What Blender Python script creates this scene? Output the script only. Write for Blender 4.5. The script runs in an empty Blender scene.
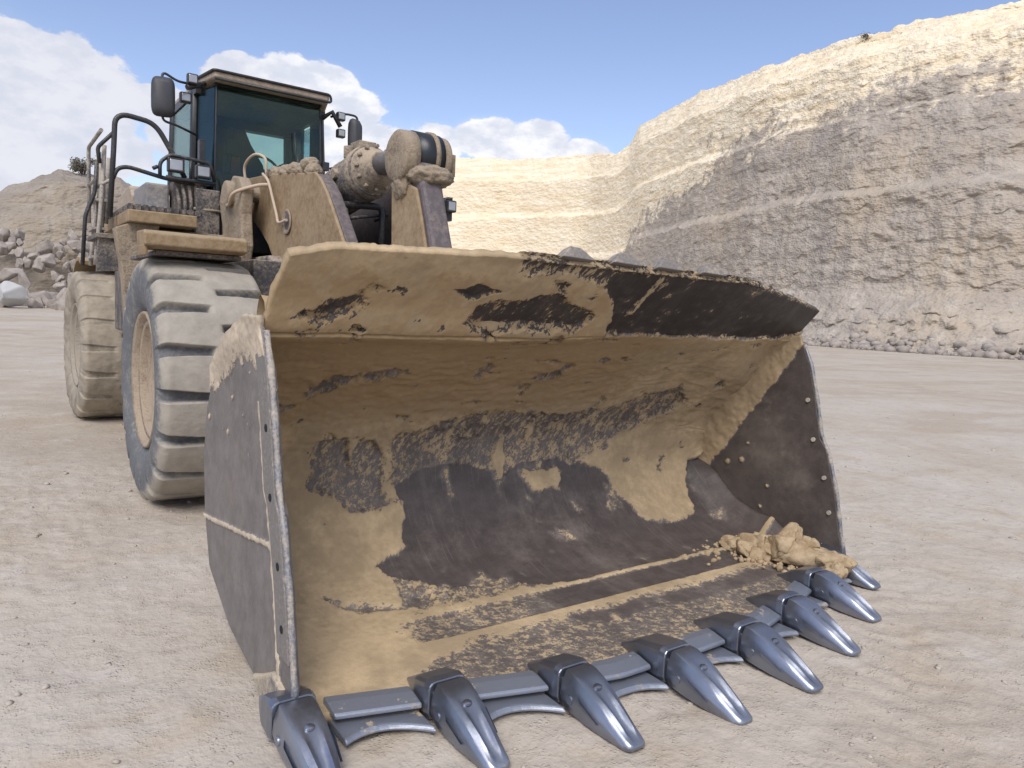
import bpy, bmesh, math, random
import numpy as np
from mathutils import Vector, Matrix
random.seed(7)
RNG = np.random.RandomState(11)
scene = bpy.context.scene
COL = scene.collection
pi = math.pi
R = math.radians

# ------------------------------------------------------------------ noise
_perm = np.random.RandomState(3).permutation(256)
_perm = np.concatenate([_perm, _perm, _perm])
_g = np.random.RandomState(4).normal(size=(256, 3)); _g /= np.linalg.norm(_g, axis=1)[:, None]
def perlin(P):
    P = np.asarray(P, float); i = np.floor(P).astype(int); f = P - i; i &= 255
    w = f*f*f*(f*(f*6-15)+10)
    out = np.zeros(len(P))
    for dx in (0, 1):
        for dy in (0, 1):
            for dz in (0, 1):
                h = _perm[_perm[_perm[(i[:, 0]+dx) & 255] + ((i[:, 1]+dy) & 255)] + ((i[:, 2]+dz) & 255)]
                g = _g[h]
                d = g[:, 0]*(f[:, 0]-dx)+g[:, 1]*(f[:, 1]-dy)+g[:, 2]*(f[:, 2]-dz)
                out += d*(w[:, 0] if dx else 1-w[:, 0])*(w[:, 1] if dy else 1-w[:, 1])*(w[:, 2] if dz else 1-w[:, 2])
    return out*1.6
def fbm(P, o=4, gain=.5):
    P = np.asarray(P, float); a = 1; s = np.zeros(len(P)); t = 0
    for k in range(o):
        s += a*perlin(P*(2**k)+k*17.3); t += a; a *= gain
    return s/t
def ridged(P, o=4):
    P = np.asarray(P, float); a = 1; s = np.zeros(len(P)); t = 0
    for k in range(o):
        s += a*(1-2*np.abs(perlin(P*(2**k)+k*9.1))); t += a; a *= .5
    return s/t
def smooth(a, b, x):
    t = np.clip((x-a)/(b-a), 0, 1); return t*t*(3-2*t)
def worley(P, seeds):
    d1 = np.full(len(P), 1e9); d2 = d1.copy()
    for s in seeds:
        d = np.linalg.norm(P-s, axis=1)
        n = d < d1
        d2 = np.where(n, d1, np.minimum(d2, d)); d1 = np.where(n, d, d1)
    return d1, d2
def sdf_poly(x, y, poly):
    """positive inside"""
    n = len(poly); d = np.full(len(x), 1e9); ins = np.zeros(len(x), bool)
    for i in range(n):
        ax, ay = poly[i]; bx, by = poly[(i+1) % n]
        ex, ey = bx-ax, by-ay
        t = np.clip(((x-ax)*ex+(y-ay)*ey)/(ex*ex+ey*ey+1e-12), 0, 1)
        d = np.minimum(d, np.hypot(x-ax-t*ex, y-ay-t*ey))
        c = (ay > y) != (by > y)
        with np.errstate(divide='ignore', invalid='ignore'):
            xi = ax+(y-ay)*ex/(ey if ey != 0 else 1e-12)
        ins ^= c & (x < xi)
    return np.where(ins, d, -d)

# ------------------------------------------------------------------ materials
class NT:
    def __init__(s, name):
        s.m = bpy.data.materials.new(name); s.m.use_nodes = True
        s.t = s.m.node_tree; s.t.nodes.clear()
        s.out = s.n('ShaderNodeOutputMaterial')
    def n(s, typ, **k):
        nd = s.t.nodes.new(typ)
        for a, v in k.items(): setattr(nd, a, v)
        return nd
    def l(s, a, b): s.t.links.new(a, b)
    def val(s, sock, v):
        if isinstance(v, (int, float)): sock.default_value = v
        elif isinstance(v, (tuple, list)): sock.default_value = tuple(v)+((1,) if len(v) == 3 and len(sock.default_value) == 4 else ())
        else: s.l(v, sock)
    def coord(s, scale=(1, 1, 1), obj=True):
        tc = s.n('ShaderNodeTexCoord'); mp = s.n('ShaderNodeMapping')
        mp.inputs['Scale'].default_value = scale
        s.l(tc.outputs['Object'], mp.inputs[0]); return mp.outputs[0]
    def noise(s, vec, scale, detail=5, rough=.6, dist=0):
        t = s.n('ShaderNodeTexNoise'); t.inputs['Scale'].default_value = scale
        t.inputs['Detail'].default_value = detail; t.inputs['Roughness'].default_value = rough
        t.inputs['Distortion'].default_value = dist; s.l(vec, t.inputs['Vector']); return t.outputs[0]
    def vor(s, vec, scale, feat='F1'):
        t = s.n('ShaderNodeTexVoronoi', feature=feat); t.inputs['Scale'].default_value = scale
        s.l(vec, t.inputs['Vector']); return t.outputs['Distance']
    def ramp(s, fac, a, b, ca=0, cb=1):
        r = s.n('ShaderNodeMapRange', interpolation_type='SMOOTHSTEP')
        s.val(r.inputs[0], fac); s.val(r.inputs[1], a); s.val(r.inputs[2], b); s.val(r.inputs[3], ca); s.val(r.inputs[4], cb)
        return r.outputs[0]
    def mix(s, f, a, b, mode='MIX'):
        m = s.n('ShaderNodeMix', data_type='RGBA', blend_type=mode)
        s.val(m.inputs[0], f); s.val(m.inputs[6], a); s.val(m.inputs[7], b); return m.outputs[2]
    def math(s, op, a, b=0, c=None):
        m = s.n('ShaderNodeMath', operation=op); s.val(m.inputs[0], a); s.val(m.inputs[1], b)
        if c is not None: s.val(m.inputs[2], c)
        return m.outputs[0]
    def attr(s, name):
        a = s.n('ShaderNodeAttribute'); a.attribute_name = name; return a.outputs['Fac']
    def bump(s, h, strength=.5, dist=.01, normal=None):
        b = s.n('ShaderNodeBump'); b.inputs['Strength'].default_value = strength; b.inputs['Distance'].default_value = dist
        s.l(h, b.inputs['Height'])
        if normal: s.l(normal, b.inputs['Normal'])
        return b.outputs[0]
    def bsdf(s, color, rough=.8, metal=0, normal=None, spec=.5, **k):
        p = s.n('ShaderNodeBsdfPrincipled'); s.val(p.inputs['Base Color'], color); s.val(p.inputs['Roughness'], rough)
        s.val(p.inputs['Metallic'], metal); s.val(p.inputs['Specular IOR Level'], spec)
        for a, v in k.items(): s.val(p.inputs[a], v)
        if normal: s.l(normal, p.inputs['Normal'])
        s.l(p.outputs[0], s.out.inputs[0]); return p

def dusty(name, base, dust=(.40, .32, .23), amount=.5, scale=3, rough=.6, bump=.3, metal=0, bd=.004, updust=.5):
    """a painted / rubber / metal surface partly covered by dust and splashes"""
    s = NT(name); v = s.coord()
    n1 = s.noise(v, scale, 6, .65); n2 = s.noise(v, scale*7, 5, .7); n3 = s.noise(v, scale*30, 3, .6)
    f = s.math('MULTIPLY_ADD', n2, .5, s.math('MULTIPLY', n1, .6)); f = s.math('MULTIPLY_ADD', n3, .25, f)
    g = s.n('ShaderNodeNewGeometry'); sx = s.n('ShaderNodeSeparateXYZ'); s.l(g.outputs['Normal'], sx.inputs[0])
    up = s.math('MULTIPLY', s.math('MAXIMUM', sx.outputs[2], 0), updust)
    f = s.math('ADD', f, s.math('MULTIPLY', up, .3))
    th = 1.02-amount*.7
    m = s.ramp(f, th-.16, th+.16)
    c = s.mix(m, s.mix(s.ramp(n2, .35, .7), base, tuple(min(1, x*1.25+.01) for x in base)), s.mix(n2, tuple(x*.85 for x in dust), tuple(min(1, x*1.12) for x in dust)))
    s.bsdf(c, s.ramp(m, 0, 1, rough, .95), s.math('MULTIPLY', s.ramp(m, 0, 1, 1, 0), metal), s.bump(f, bump, bd))
    return s.m

MUD = (.485, .37, .23)
def mud_steel(name, steel, mudc=MUD, field='mud', rough=.5, fine=1.0, fk=1.0):
    s = NT(name); v = s.coord()
    a = s.attr(field)
    tcs = s.n('ShaderNodeTexCoord'); mps = s.n('ShaderNodeMapping'); mps.inputs['Rotation'].default_value = (0, R(58), R(25)); s.l(tcs.outputs['Object'], mps.inputs[0]); mp2 = s.n('ShaderNodeMapping'); mp2.inputs['Scale'].default_value = (.45, 1.1, 1.2); s.l(mps.outputs[0], mp2.inputs[0]); vd = mp2.outputs[0]
    n1 = s.noise(v, 9, 6, .7); n2 = s.noise(vd, 30, 4, .7); n3 = s.noise(vd, 90, 3, .6); nb = s.noise(v, 2.2, 4, .6); wet_shade_f = s.attr('wet_shade')
    w = s.math('MULTIPLY_ADD', s.math('SUBTRACT', n2, .5), 2.6*fine, s.math('MULTIPLY', s.math('SUBTRACT', n3, .5), 1.1*fine))
    w = s.math('MULTIPLY_ADD', s.math('SUBTRACT', n1, .5), 1.2*fine, w)
    env = s.math('MULTIPLY_ADD', s.math('MULTIPLY', a, s.math('SUBTRACT', 1, a)), 3.4, .22)
    w = s.math('MULTIPLY_ADD', w, env, a)
    m = s.ramp(w, .46, .54)
    film = s.ramp(s.math('ADD', w, s.math('MULTIPLY', s.math('SUBTRACT', nb, .5), 1.6)), -.05, .55, .04, .50)
    film = s.math('ADD', film, s.math('MULTIPLY', s.math('MULTIPLY', a, s.math('SUBTRACT', 1, a)), 1.1))   # thin dried film over the steel
    scr = s.noise(s.coord((1, .045, .06)), 55, 4, .7); scb = s.noise(s.coord((1, .10, .15)), 7, 4, .6)
    film = s.math('ADD', film, s.math('ADD', s.ramp(scr, .56, .72, 0, .30), s.ramp(scb, .5, .75, 0, .22)))
    st = s.mix(s.ramp(n1, .3, .75), tuple(x*.8 for x in steel), tuple(x*1.3 for x in steel))
    film = s.math('MULTIPLY', film, fk)
    st = s.mix(film, st, tuple(x*.72 for x in (.36, .31, .27)))
    wet_shade = s.ramp(s.math('ADD', s.math('MULTIPLY', nb, .6), s.math('MULTIPLY', n1, .4)), .40, .62)
    mc = s.mix(wet_shade, tuple(x*.74 for x in mudc), tuple(min(1, x*1.12) for x in mudc))
    mc = s.mix(s.ramp(n2, .3, .8, 0, .35), mc, tuple(x*.6 for x in mudc))
    wt = s.ramp(s.math('ADD', wet_shade_f, s.math('MULTIPLY_ADD', s.math('SUBTRACT', n1, .5), 1.6, s.math('MULTIPLY', s.math('SUBTRACT', nb, .5), 1.2))), .35, .75, 0, .8)
    mc = s.mix(wt, mc, (mudc[0]*.66, mudc[1]*.60, mudc[2]*.52))  # browner tone for damp mud, also used to shade the spill guard
    h = s.math('ADD', s.math('MULTIPLY', m, .8), s.math('MULTIPLY', n2, .5))
    h = s.math('MULTIPLY_ADD', n3, .25, h)
    s.bsdf(s.mix(m, st, mc), s.ramp(m, 0, 1, rough, .97), 0, s.bump(h, .55, .010), spec=.4)
    return s.m

def flat(name, col, rough=.6, metal=0, bump=0, bs=40, **k):
    s = NT(name); v = s.coord(); n = s.noise(v, bs, 4, .6); n2 = s.noise(v, 4, 4, .6)
    c = s.mix(s.ramp(n2, .3, .7), tuple(x*.85 for x in col), tuple(min(1, x*1.12) for x in col))
    s.bsdf(c, rough, metal, s.bump(n, bump, .004) if bump else None, **k); return s.m

M = {}
M['tan'] = dusty('tan_paint', (.21, .14, .075), (.33, .25, .155), .50, 2.6, .75, .35, bd=.004)
M['tanmud'] = dusty('tan_mud_cake', (.20, .155, .115), (.42, .34, .25), .58, 6, .9, 1.0, bd=.04)
M['glandmud'] = dusty('splashed_gland', (.10, .09, .085), (.42, .34, .25), .52, 6, .8, .9, bd=.02)
M['dark'] = dusty('dark_frame', (.045, .042, .045), (.34, .28, .22), .32, 3, .55, .3)
M['darkmud'] = dusty('dark_frame_splashed', (.05, .048, .052), (.36, .30, .24), .40, 6, .7, .7, bd=.01)
M['darkpurple'] = dusty('dark_purple_edge', (.10, .085, .09), (.28, .22, .18), .2, 3, .7, .2)  # darker purple brown on the arm webs, lever body and pin hole
M['grey'] = dusty('grey_box', (.20, .20, .22), (.42, .38, .33), .4, 3, .6, .2)
M['black'] = dusty('black_tube', (.025, .025, .028), (.30, .27, .24), .22, 6, .45, .1)
M['cabblack'] = dusty('cab_black', (.018, .018, .020), (.25, .22, .2), .12, 3, .4, .1)
M['roof'] = dusty('roof_paint', (.28, .22, .165), (.46, .38, .30), .45, 3, .6, .1)
M['galv'] = dusty('dusty_rail', (.10, .10, .11), (.42, .38, .33), .55, 7, .6, .3)
M['mudplain'] = dusty('side_cutter_steel', (.16, .145, .135), (.44, .37, .29), .22, 8, .7, .3)
M['hose'] = dusty('muddy_hose', (.30, .22, .15), (.50, .40, .30), .7, 9, .8, .4)
M['rod'] = dusty('dull_rod', (.10, .10, .11), (.34, .28, .22), .35, 8, .4, .2)
M['blackband'] = flat('greasy_black_steel', (.02, .024, .03), .35, .3, .3)
M['lens'] = flat('lamp_lens', (.36, .37, .39), .2, .4)
M['mirror'] = flat('mirror_back', (.045, .047, .055), .55, 0, .2)
M['seat'] = flat('seat_fabric', (.035, .035, .037), .9)
M['belt'] = flat('orange_belt', (.42, .09, .035), .7)
M['interior'] = flat('cab_interior', (.02, .022, .025), .8)
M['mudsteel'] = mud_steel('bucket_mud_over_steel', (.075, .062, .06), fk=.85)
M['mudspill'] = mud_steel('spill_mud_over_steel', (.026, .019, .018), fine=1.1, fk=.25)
M['mudside'] = mud_steel('side_plate_steel', (.15, .135, .13), (.56, .47, .36), fine=.5, fk=.5)
M['mudsidein'] = mud_steel('inner_plate_steel', (.075, .062, .058), fine=.5)
M['clod'] = None

def worn_steel():
    s = NT('polished_tooth_steel'); v = s.coord()
    n = s.noise(v, 4, 4, .5); n2 = s.noise(v, 60, 4, .7); n3 = s.noise(s.coord((40, 3, 40)), 3, 3, .6)
    c = s.mix(s.ramp(n, .35, .7), (.23, .25, .30), (.31, .335, .40))
    dm = s.ramp(s.math('MULTIPLY_ADD', n2, .4, s.math('MULTIPLY', n, .7)), .66, .84, 0, .5)
    c = s.mix(dm, c, (.36, .31, .25))
    s.bsdf(c, s.ramp(n2, .3, .8, .30, .42), s.ramp(dm, 0, 1, .9, .05), s.bump(s.math('ADD', s.math('MULTIPLY', n2, .2), n3), .12, .002)); return s.m
M['tooth'] = worn_steel()
def blade_steel():
    s = NT('worn_edge_steel'); v = s.coord()
    n = s.noise(v, 7, 5, .65); n2 = s.noise(v, 50, 4, .7)
    m = s.ramp(s.math('MULTIPLY_ADD', n2, .35, s.math('MULTIPLY', n, .8)), .64, .74)
    c = s.mix(m, (.29, .315, .375), (.40, .31, .2))
    s.bsdf(c, s.ramp(m, 0, 1, .42, .95), s.ramp(m, 0, 1, .65, 0), s.bump(n2, .3, .004)); return s.m
M['blade'] = blade_steel()
def rubber(name, base, dust, amt, top):
    s = NT(name); v = s.coord(); n = s.noise(v, 5, 6, .7); n2 = s.noise(v, 28, 5, .7)
    a = s.attr('lug')
    f = s.math('MULTIPLY_ADD', n2, .5, s.math('MULTIPLY', n, .7)); f = s.math('MULTIPLY_ADD', a, top, f)
    m = s.ramp(f, 1.0-amt, 1.4-amt)
    c = s.mix(m, s.mix(n2, tuple(x*.8 for x in base), tuple(x*1.3 for x in base)), s.mix(s.ramp(n, .35, .65), tuple(x*.82 for x in dust), dust))
    s.bsdf(c, .92, 0, s.bump(f, .6, .012), spec=.25); return s.m
M['tyre'] = rubber('dusty_rubber', (.13, .135, .143), (.375, .345, .295), .44, .42)
M['tyremud'] = rubber('mud_caked_rubber', (.19, .165, .135), (.37, .325, .26), .66, .15)
M['rearmud'] = dusty('caked_rim', (.22, .185, .145), (.42, .37, .30), .7, 5, .95, 1.0, bd=.05)
M['rim'] = dusty('dusty_rim', (.17, .12, .085), (.46, .37, .275), .62, 9, .9, 1.0, bd=.03)

def glass(name, tint, refl=.16):
    s = NT(name); tr = s.n('ShaderNodeBsdfTransparent'); tr.inputs[0].default_value = tint+(1,)
    gl = s.n('ShaderNodeBsdfGlossy'); gl.inputs['Roughness'].default_value = .03; gl.inputs[0].default_value = (.8, .95, .95, 1)
    v = s.coord(); n = s.noise(v, 3, 5, .7)
    df = s.n('ShaderNodeBsdfDiffuse'); df.inputs[0].default_value = (.30, .27, .23, 1)
    fr = s.n('ShaderNodeFresnel'); fr.inputs[0].default_value = 1.5
    mx = s.n('ShaderNodeMixShader'); s.l(s.math('MULTIPLY_ADD', fr.outputs[0], .5, refl*.05), mx.inputs[0]); s.l(tr.outputs[0], mx.inputs[1]); s.l(gl.outputs[0], mx.inputs[2])
    m2 = s.n('ShaderNodeMixShader'); s.l(s.ramp(n, .35, .9, .0, .05), m2.inputs[0]); s.l(mx.outputs[0], m2.inputs[1]); s.l(df.outputs[0], m2.inputs[2])
    s.l(m2.outputs[0], s.out.inputs[0]); return s.m
M['glass'] = glass('tinted_windscreen', (.64, .77, .74))
M['darkglass'] = glass('dark_corner_glass', (.30, .38, .40))
M['sideglass'] = glass('clear_side_glass', (.80, .89, .91))

def rock_mat(name, k=1.0):
    s = NT(name); v = s.coord(); vs = s.coord((.25, .25, 1.6))
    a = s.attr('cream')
    n1 = s.noise(v, .09, 8, .68); n2 = s.noise(v, .7, 8, .7); n3 = s.noise(v, 3.5, 5, .7); st = s.noise(vs, .55, 7, .65, .6)
    streak = s.noise(s.coord((1, 1, .07)), .45, 6, .6)
    g = s.mix(s.ramp(st, .3, .7), (.385, .33, .275), (.48, .425, .36))
    band = s.noise(s.coord((.12, .12, 1)), .16, 6, .6, .5)
    g = s.mix(s.ramp(band, .40, .60, .55, 0), g, (.34, .30, .265))
    g = s.mix(s.ramp(n1, .42, .64, 0, .75), g, (.45, .375, .285))
    g = s.mix(s.ramp(streak, .48, .70, 0, .7), g, (.53, .475, .405))
    g = s.mix(s.ramp(n2, .30, .44, .5, 0), g, (.25, .215, .195))
    g = s.mix(1.0, g, (k, k, k), 'MULTIPLY')
    c = s.mix(s.ramp(st, .3, .7), (.74, .61, .42), (.88, .79, .62))  # cream rock colour, made extra pale to paint in sunlight
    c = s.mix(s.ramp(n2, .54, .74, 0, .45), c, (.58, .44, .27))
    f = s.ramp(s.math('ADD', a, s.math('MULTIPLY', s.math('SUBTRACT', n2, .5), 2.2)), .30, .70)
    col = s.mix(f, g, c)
    col = s.mix(s.ramp(n3, .60, .80, 0, .35), col, (.19, .165, .15))
    vo = s.vor(s.coord((.8, .8, 1.5)), .9); vo2 = s.vor(s.coord((1, 1, 1.6)), 2.6)
    h = s.math('MULTIPLY_ADD', n3, .3, s.math('ADD', s.math('MULTIPLY', n2, .7), s.math('MULTIPLY', st, .4)))
    h = s.math('MULTIPLY_ADD', vo, .9, h); h = s.math('MULTIPLY_ADD', vo2, .5, h)
    s.bsdf(col, .95, 0, s.bump(h, .65, .45), spec=.2); return s.m
M['cliff'] = rock_mat('quarry_rock'); M['mound'] = rock_mat('spoil_rock', .72)
def boulder_mat():
    s = NT('limestone'); v = s.coord(); n = s.noise(v, .8, 7, .7); n3 = s.noise(v, 7, 5, .7)
    c = s.mix(s.ramp(n, .35, .65), (.27, .235, .21), (.40, .355, .315)); c = s.mix(s.ramp(n3, .55, .8, 0, .4), c, (.17, .15, .14))
    s.bsdf(c, .95, 0, s.bump(n3, .6, .08), spec=.2); return s.m
M['boulder'] = boulder_mat()
def pale_boulder():
    s = NT('pale_limestone'); v = s.coord(); n = s.noise(v, .8, 7, .7)
    s.bsdf(s.mix(n, (.38, .39, .39), (.50, .50, .495)), .95, 0, s.bump(n, .5, .1)); return s.m
M['paleboulder'] = pale_boulder()
def ground_mat():
    s = NT('quarry_floor'); v = s.coord()
    big = s.noise(v, .11, 6, .6); med = s.noise(v, .8, 7, .65, .4); fin = s.noise(v, 8, 4, .6); vf = s.noise(v, 42, 2, .5); pb = s.vor(v, 26); pb2 = s.vor(v, 70)
    streak = s.noise(s.coord((.35, 1.2, 1)), .35, 5, .55, .8)
    pat = s.noise(v, 1.7, 5, .6)
    c = s.mix(s.ramp(med, .34, .66), (.395, .335, .27), (.46, .405, .335))
    c = s.mix(s.ramp(big, .42, .60, 0, .75), c, (.485, .44, .385))
    c = s.mix(s.ramp(streak, .50, .64, 0, .65), c, (.385, .32, .25))
    c = s.mix(s.ramp(pat, .52, .68, 0, .55), c, (.40, .325, .24))
    c = s.mix(s.ramp(pat, .32, .44, .5, 0), c, (.52, .475, .43))
    c = s.mix(s.ramp(fin, .54, .72, 0, .38), c, (.31, .255, .20))
    c = s.mix(s.ramp(vf, .55, .75, 0, .25), c, (.54, .48, .41))
    c = s.mix(s.ramp(vf, .26, .42, .3, 0), c, (.27, .22, .175))
    peb = s.ramp(pb, .05, .28, 1, 0); pebm = s.math('MULTIPLY', peb, s.ramp(fin, .52, .62))
    c = s.mix(s.math('MULTIPLY', pebm, .5), c, (.50, .46, .42))
    h = s.math('MULTIPLY_ADD', fin, 1.2, s.math('MULTIPLY', vf, .30)); h = s.math('MULTIPLY_ADD', pebm, .35, h); h = s.math('MULTIPLY_ADD', s.math('MULTIPLY', s.ramp(pb2, .1, .5, 1, 0), s.ramp(fin, .45, .6)), .22, h)
    s.bsdf(c, .97, 0, s.bump(h, .8, .018), spec=.2); return s.m
M['ground'] = ground_mat()
def clod_mat():
    s = NT('dried_mud_clod'); v = s.coord(); a = s.attr('crack'); n = s.noise(v, 14, 6, .7); n2 = s.noise(v, 60, 4, .7)
    c = s.mix(s.ramp(n, .35, .65), (.33, .245, .15), (.45, .35, .23)); c = s.mix(s.ramp(a, .0, .5, .75, 0), c, (.17, .115, .065))
    s.bsdf(c, .97, 0, s.bump(s.math('MULTIPLY_ADD', n2, .5, n), .6, .012), spec=.2); return s.m
M['clod'] = clod_mat()
M['leaf'] = flat('dry_leaf', (.13, .12, .09), .8)
M['twig'] = flat('bark', (.12, .09, .07), .9)
M['gravel'] = flat('gravel_stone', (.43, .385, .33), .95, 0, .4, 30)

# ------------------------------------------------------------------ object helpers
def obj(name, v, f, mat, parent=None, shade=False, attrs=None):
    me = bpy.data.meshes.new(name)
    if isinstance(v, np.ndarray) and isinstance(f, np.ndarray):
        me.vertices.add(len(v)); me.vertices.foreach_set('co', v.astype(np.float32).ravel())
        k = f.shape[1]; me.loops.add(f.size); me.loops.foreach_set('vertex_index', f.astype(np.int32).ravel())
        me.polygons.add(len(f)); me.polygons.foreach_set('loop_start', np.arange(0, f.size, k, dtype=np.int32))
        me.update(calc_edges=True); me.validate()
    else:
        me.from_pydata([tuple(p) for p in v], [], [tuple(q) for q in f]); me.update()
    if shade: me.polygons.foreach_set('use_smooth', [True]*len(me.polygons))
    if attrs:
        for a, arr in attrs.items():
            at = me.attributes.new(a, 'FLOAT', 'POINT'); at.data.foreach_set('value', np.asarray(arr, np.float32))
    me.materials.append(mat)
    o = bpy.data.objects.new(name, me); COL.objects.link(o)
    if parent: o.parent = parent
    return o
def grid_faces(nu, nv, wrap_u=False):
    i = np.arange(nu if wrap_u else nu-1); j = np.arange(nv-1)
    I, J = np.meshgrid(i, j, indexing='ij'); I2 = (I+1) % nu
    return np.stack([I*nv+J, I2*nv+J, I2*nv+J+1, I*nv+J+1], -1).reshape(-1, 4)
def flipf(f): return f[:, ::-1].copy()
def solidify(o, t, off=-1):
    m = o.modifiers.new('thickness', 'SOLIDIFY'); m.thickness = t; m.offset = off; return o
def bevel(o, w=.01, seg=2, ang=35):
    m = o.modifiers.new('bevel', 'BEVEL'); m.width = w; m.segments = seg; m.limit_method = 'ANGLE'; m.angle_limit = R(ang); m.harden_normals = False
    return o

class MB:
    def __init__(s): s.v = []; s.f = []; s.sm = []
    def add(s, v, f, sm=False):
        n = len(s.v); s.v += [tuple(p) for p in v]; s.f += [tuple(i+n for i in q) for q in f]; s.sm += [sm]*len(f); return s
    def box(s, lo, hi, rot=None, piv=None):
        x0, y0, z0 = lo; x1, y1, z1 = hi
        v = [Vector(p) for p in ((x0,y0,z0),(x1,y0,z0),(x1,y1,z0),(x0,y1,z0),(x0,y0,z1),(x1,y0,z1),(x1,y1,z1),(x0,y1,z1))]
        if rot is not None:
            c = Vector(piv) if piv else (Vector(lo)+Vector(hi))/2
            v = [c+rot@(p-c) for p in v]
        return s.add(v, [(0,3,2,1),(4,5,6,7),(0,1,5,4),(1,2,6,5),(2,3,7,6),(3,0,4,7)])
    def prism(s, poly, x0, x1, axis='x'):
        n = len(poly)
        mk = {'x': lambda a, b, c: (c, a, b), 'z': lambda a, b, c: (a, b, c), 'y': lambda a, b, c: (a, c, b)}[axis]
        v = [mk(a, b, x0) for a, b in poly]+[mk(a, b, x1) for a, b in poly]
        return s.add(v, [tuple(range(n))[::-1], tuple(range(n, 2*n))]+[(i, (i+1) % n, n+(i+1) % n, n+i) for i in range(n)])
    def tube(s, path, r, n=10, close=True):
        P = [Vector(p) for p in path]; rr = r if isinstance(r, (list, tuple)) else [r]*len(P)
        v = []; up = None
        for i, p in enumerate(P):
            d = (P[min(i+1, len(P)-1)]-P[max(i-1, 0)]).normalized()
            if up is None: up = d.orthogonal().normalized()
            up = (up-d*up.dot(d)).normalized(); b = d.cross(up)
            for k in range(n):
                a = 2*pi*k/n; v.append(p+(up*math.cos(a)+b*math.sin(a))*rr[i])
        f = [(i*n+k, i*n+(k+1) % n, (i+1)*n+(k+1) % n, (i+1)*n+k) for i in range(len(P)-1) for k in range(n)]
        s.add(v, f, True)
        n0 = len(s.v)-len(v)
        s.f += [tuple(n0+k for k in range(n))[::-1], tuple(n0+len(v)-n+k for k in range(n))]; s.sm += [False, False]
        return s
    def cyl(s, a, b, r, r2=None, n=24):
        return s.tube([a, b], [r, r if r2 is None else r2], n)
    def lathe(s, prof, c, axis='x', n=48):
        """prof: (along, radius)"""
        v = []
        for a, r in prof:
            for k in range(n):
                t = 2*pi*k/n; cs, sn = r*math.cos(t), r*math.sin(t)
                v.append({'x': (c[0]+a, c[1]+cs, c[2]+sn), 'z': (c[0]+cs, c[1]+sn, c[2]+a), 'y': (c[0]+cs, c[1]+a, c[2]+sn)}[axis])
        f = [(i*n+k, i*n+(k+1) % n, (i+1)*n+(k+1) % n, (i+1)*n+k) for i in range(len(prof)-1) for k in range(n)]
        f += [tuple(range(n))[::-1], tuple((len(prof)-1)*n+k for k in range(n))]
        return s.add(v, f, True)
    def build(s, name, mat, parent=None, bev=0, seg=2):
        o = obj(name, s.v, s.f, mat, parent); bm = bmesh.new(); bm.from_mesh(o.data)
        bmesh.ops.recalc_face_normals(bm, faces=bm.faces); bm.to_mesh(o.data); bm.free()
        o.data.polygons.foreach_set('use_smooth', s.sm)
        if bev: bevel(o, bev, seg)
        return o
def smoothpath(P, k=6):
    P = [Vector(p) for p in P]; Q = [P[0]*2-P[1]]+P+[P[-1]*2-P[-2]]; out = []
    for i in range(1, len(Q)-2):
        a, b, c, d = Q[i-1:i+3]
        for j in range(k):
            t = j/k; out.append(.5*((2*b)+(c-a)*t+(2*a-5*b+4*c-d)*t*t+(3*b-a-3*c+d)*t**3))
    return out+[P[-1]]
def roundpath(P, r=.08, k=4):
    """polyline with rounded corners"""
    P = [Vector(p) for p in P]; out = [P[0]]
    for i in range(1, len(P)-1):
        a = P[i-1]-P[i]; b = P[i+1]-P[i]; ra = min(r, a.length*.45); rb = min(r, b.length*.45)
        p0 = P[i]+a.normalized()*ra; p1 = P[i]+b.normalized()*rb
        for j in range(k+1):
            t = j/k; out.append(p0*(1-t)**2+P[i]*2*t*(1-t)+p1*t*t)
    return out+[P[-1]]
def tag(o, label=None, cat=None, group=None, kind=None):
    if label: o['label'] = label
    if cat: o['category'] = cat
    if group: o['group'] = group
    if kind: o['kind'] = kind
    return o
def empty(name, loc=(0, 0, 0)):
    o = bpy.data.objects.new(name, None); COL.objects.link(o); o.location = loc; o.empty_display_size = .3; return o

# ================================================================== CAMERA
CAM = Vector((-2.906, -6.821, 1.712))
def make_camera():
    f, pt, ro, ya = 731.877, R(5.333), R(2.63), R(35.819)
    fw = Vector((math.sin(ya)*math.cos(pt), math.cos(ya)*math.cos(pt), -math.sin(pt)))
    rt = Vector((math.cos(ya), -math.sin(ya), 0)); up = rt.cross(fw)
    r2 = rt*math.cos(ro)+up*math.sin(ro); u2 = up*math.cos(ro)-rt*math.sin(ro)
    cd = bpy.data.cameras.new('camera'); c = bpy.data.objects.new('camera', cd); COL.objects.link(c)
    c.matrix_world = Matrix(((r2.x, u2.x, -fw.x, CAM.x), (r2.y, u2.y, -fw.y, CAM.y), (r2.z, u2.z, -fw.z, CAM.z), (0, 0, 0, 1)))
    cd.sensor_width = 36; cd.lens = f/1024*36; cd.clip_end = 5000; cd.clip_start = .05
    scene.camera = c
make_camera()

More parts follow.
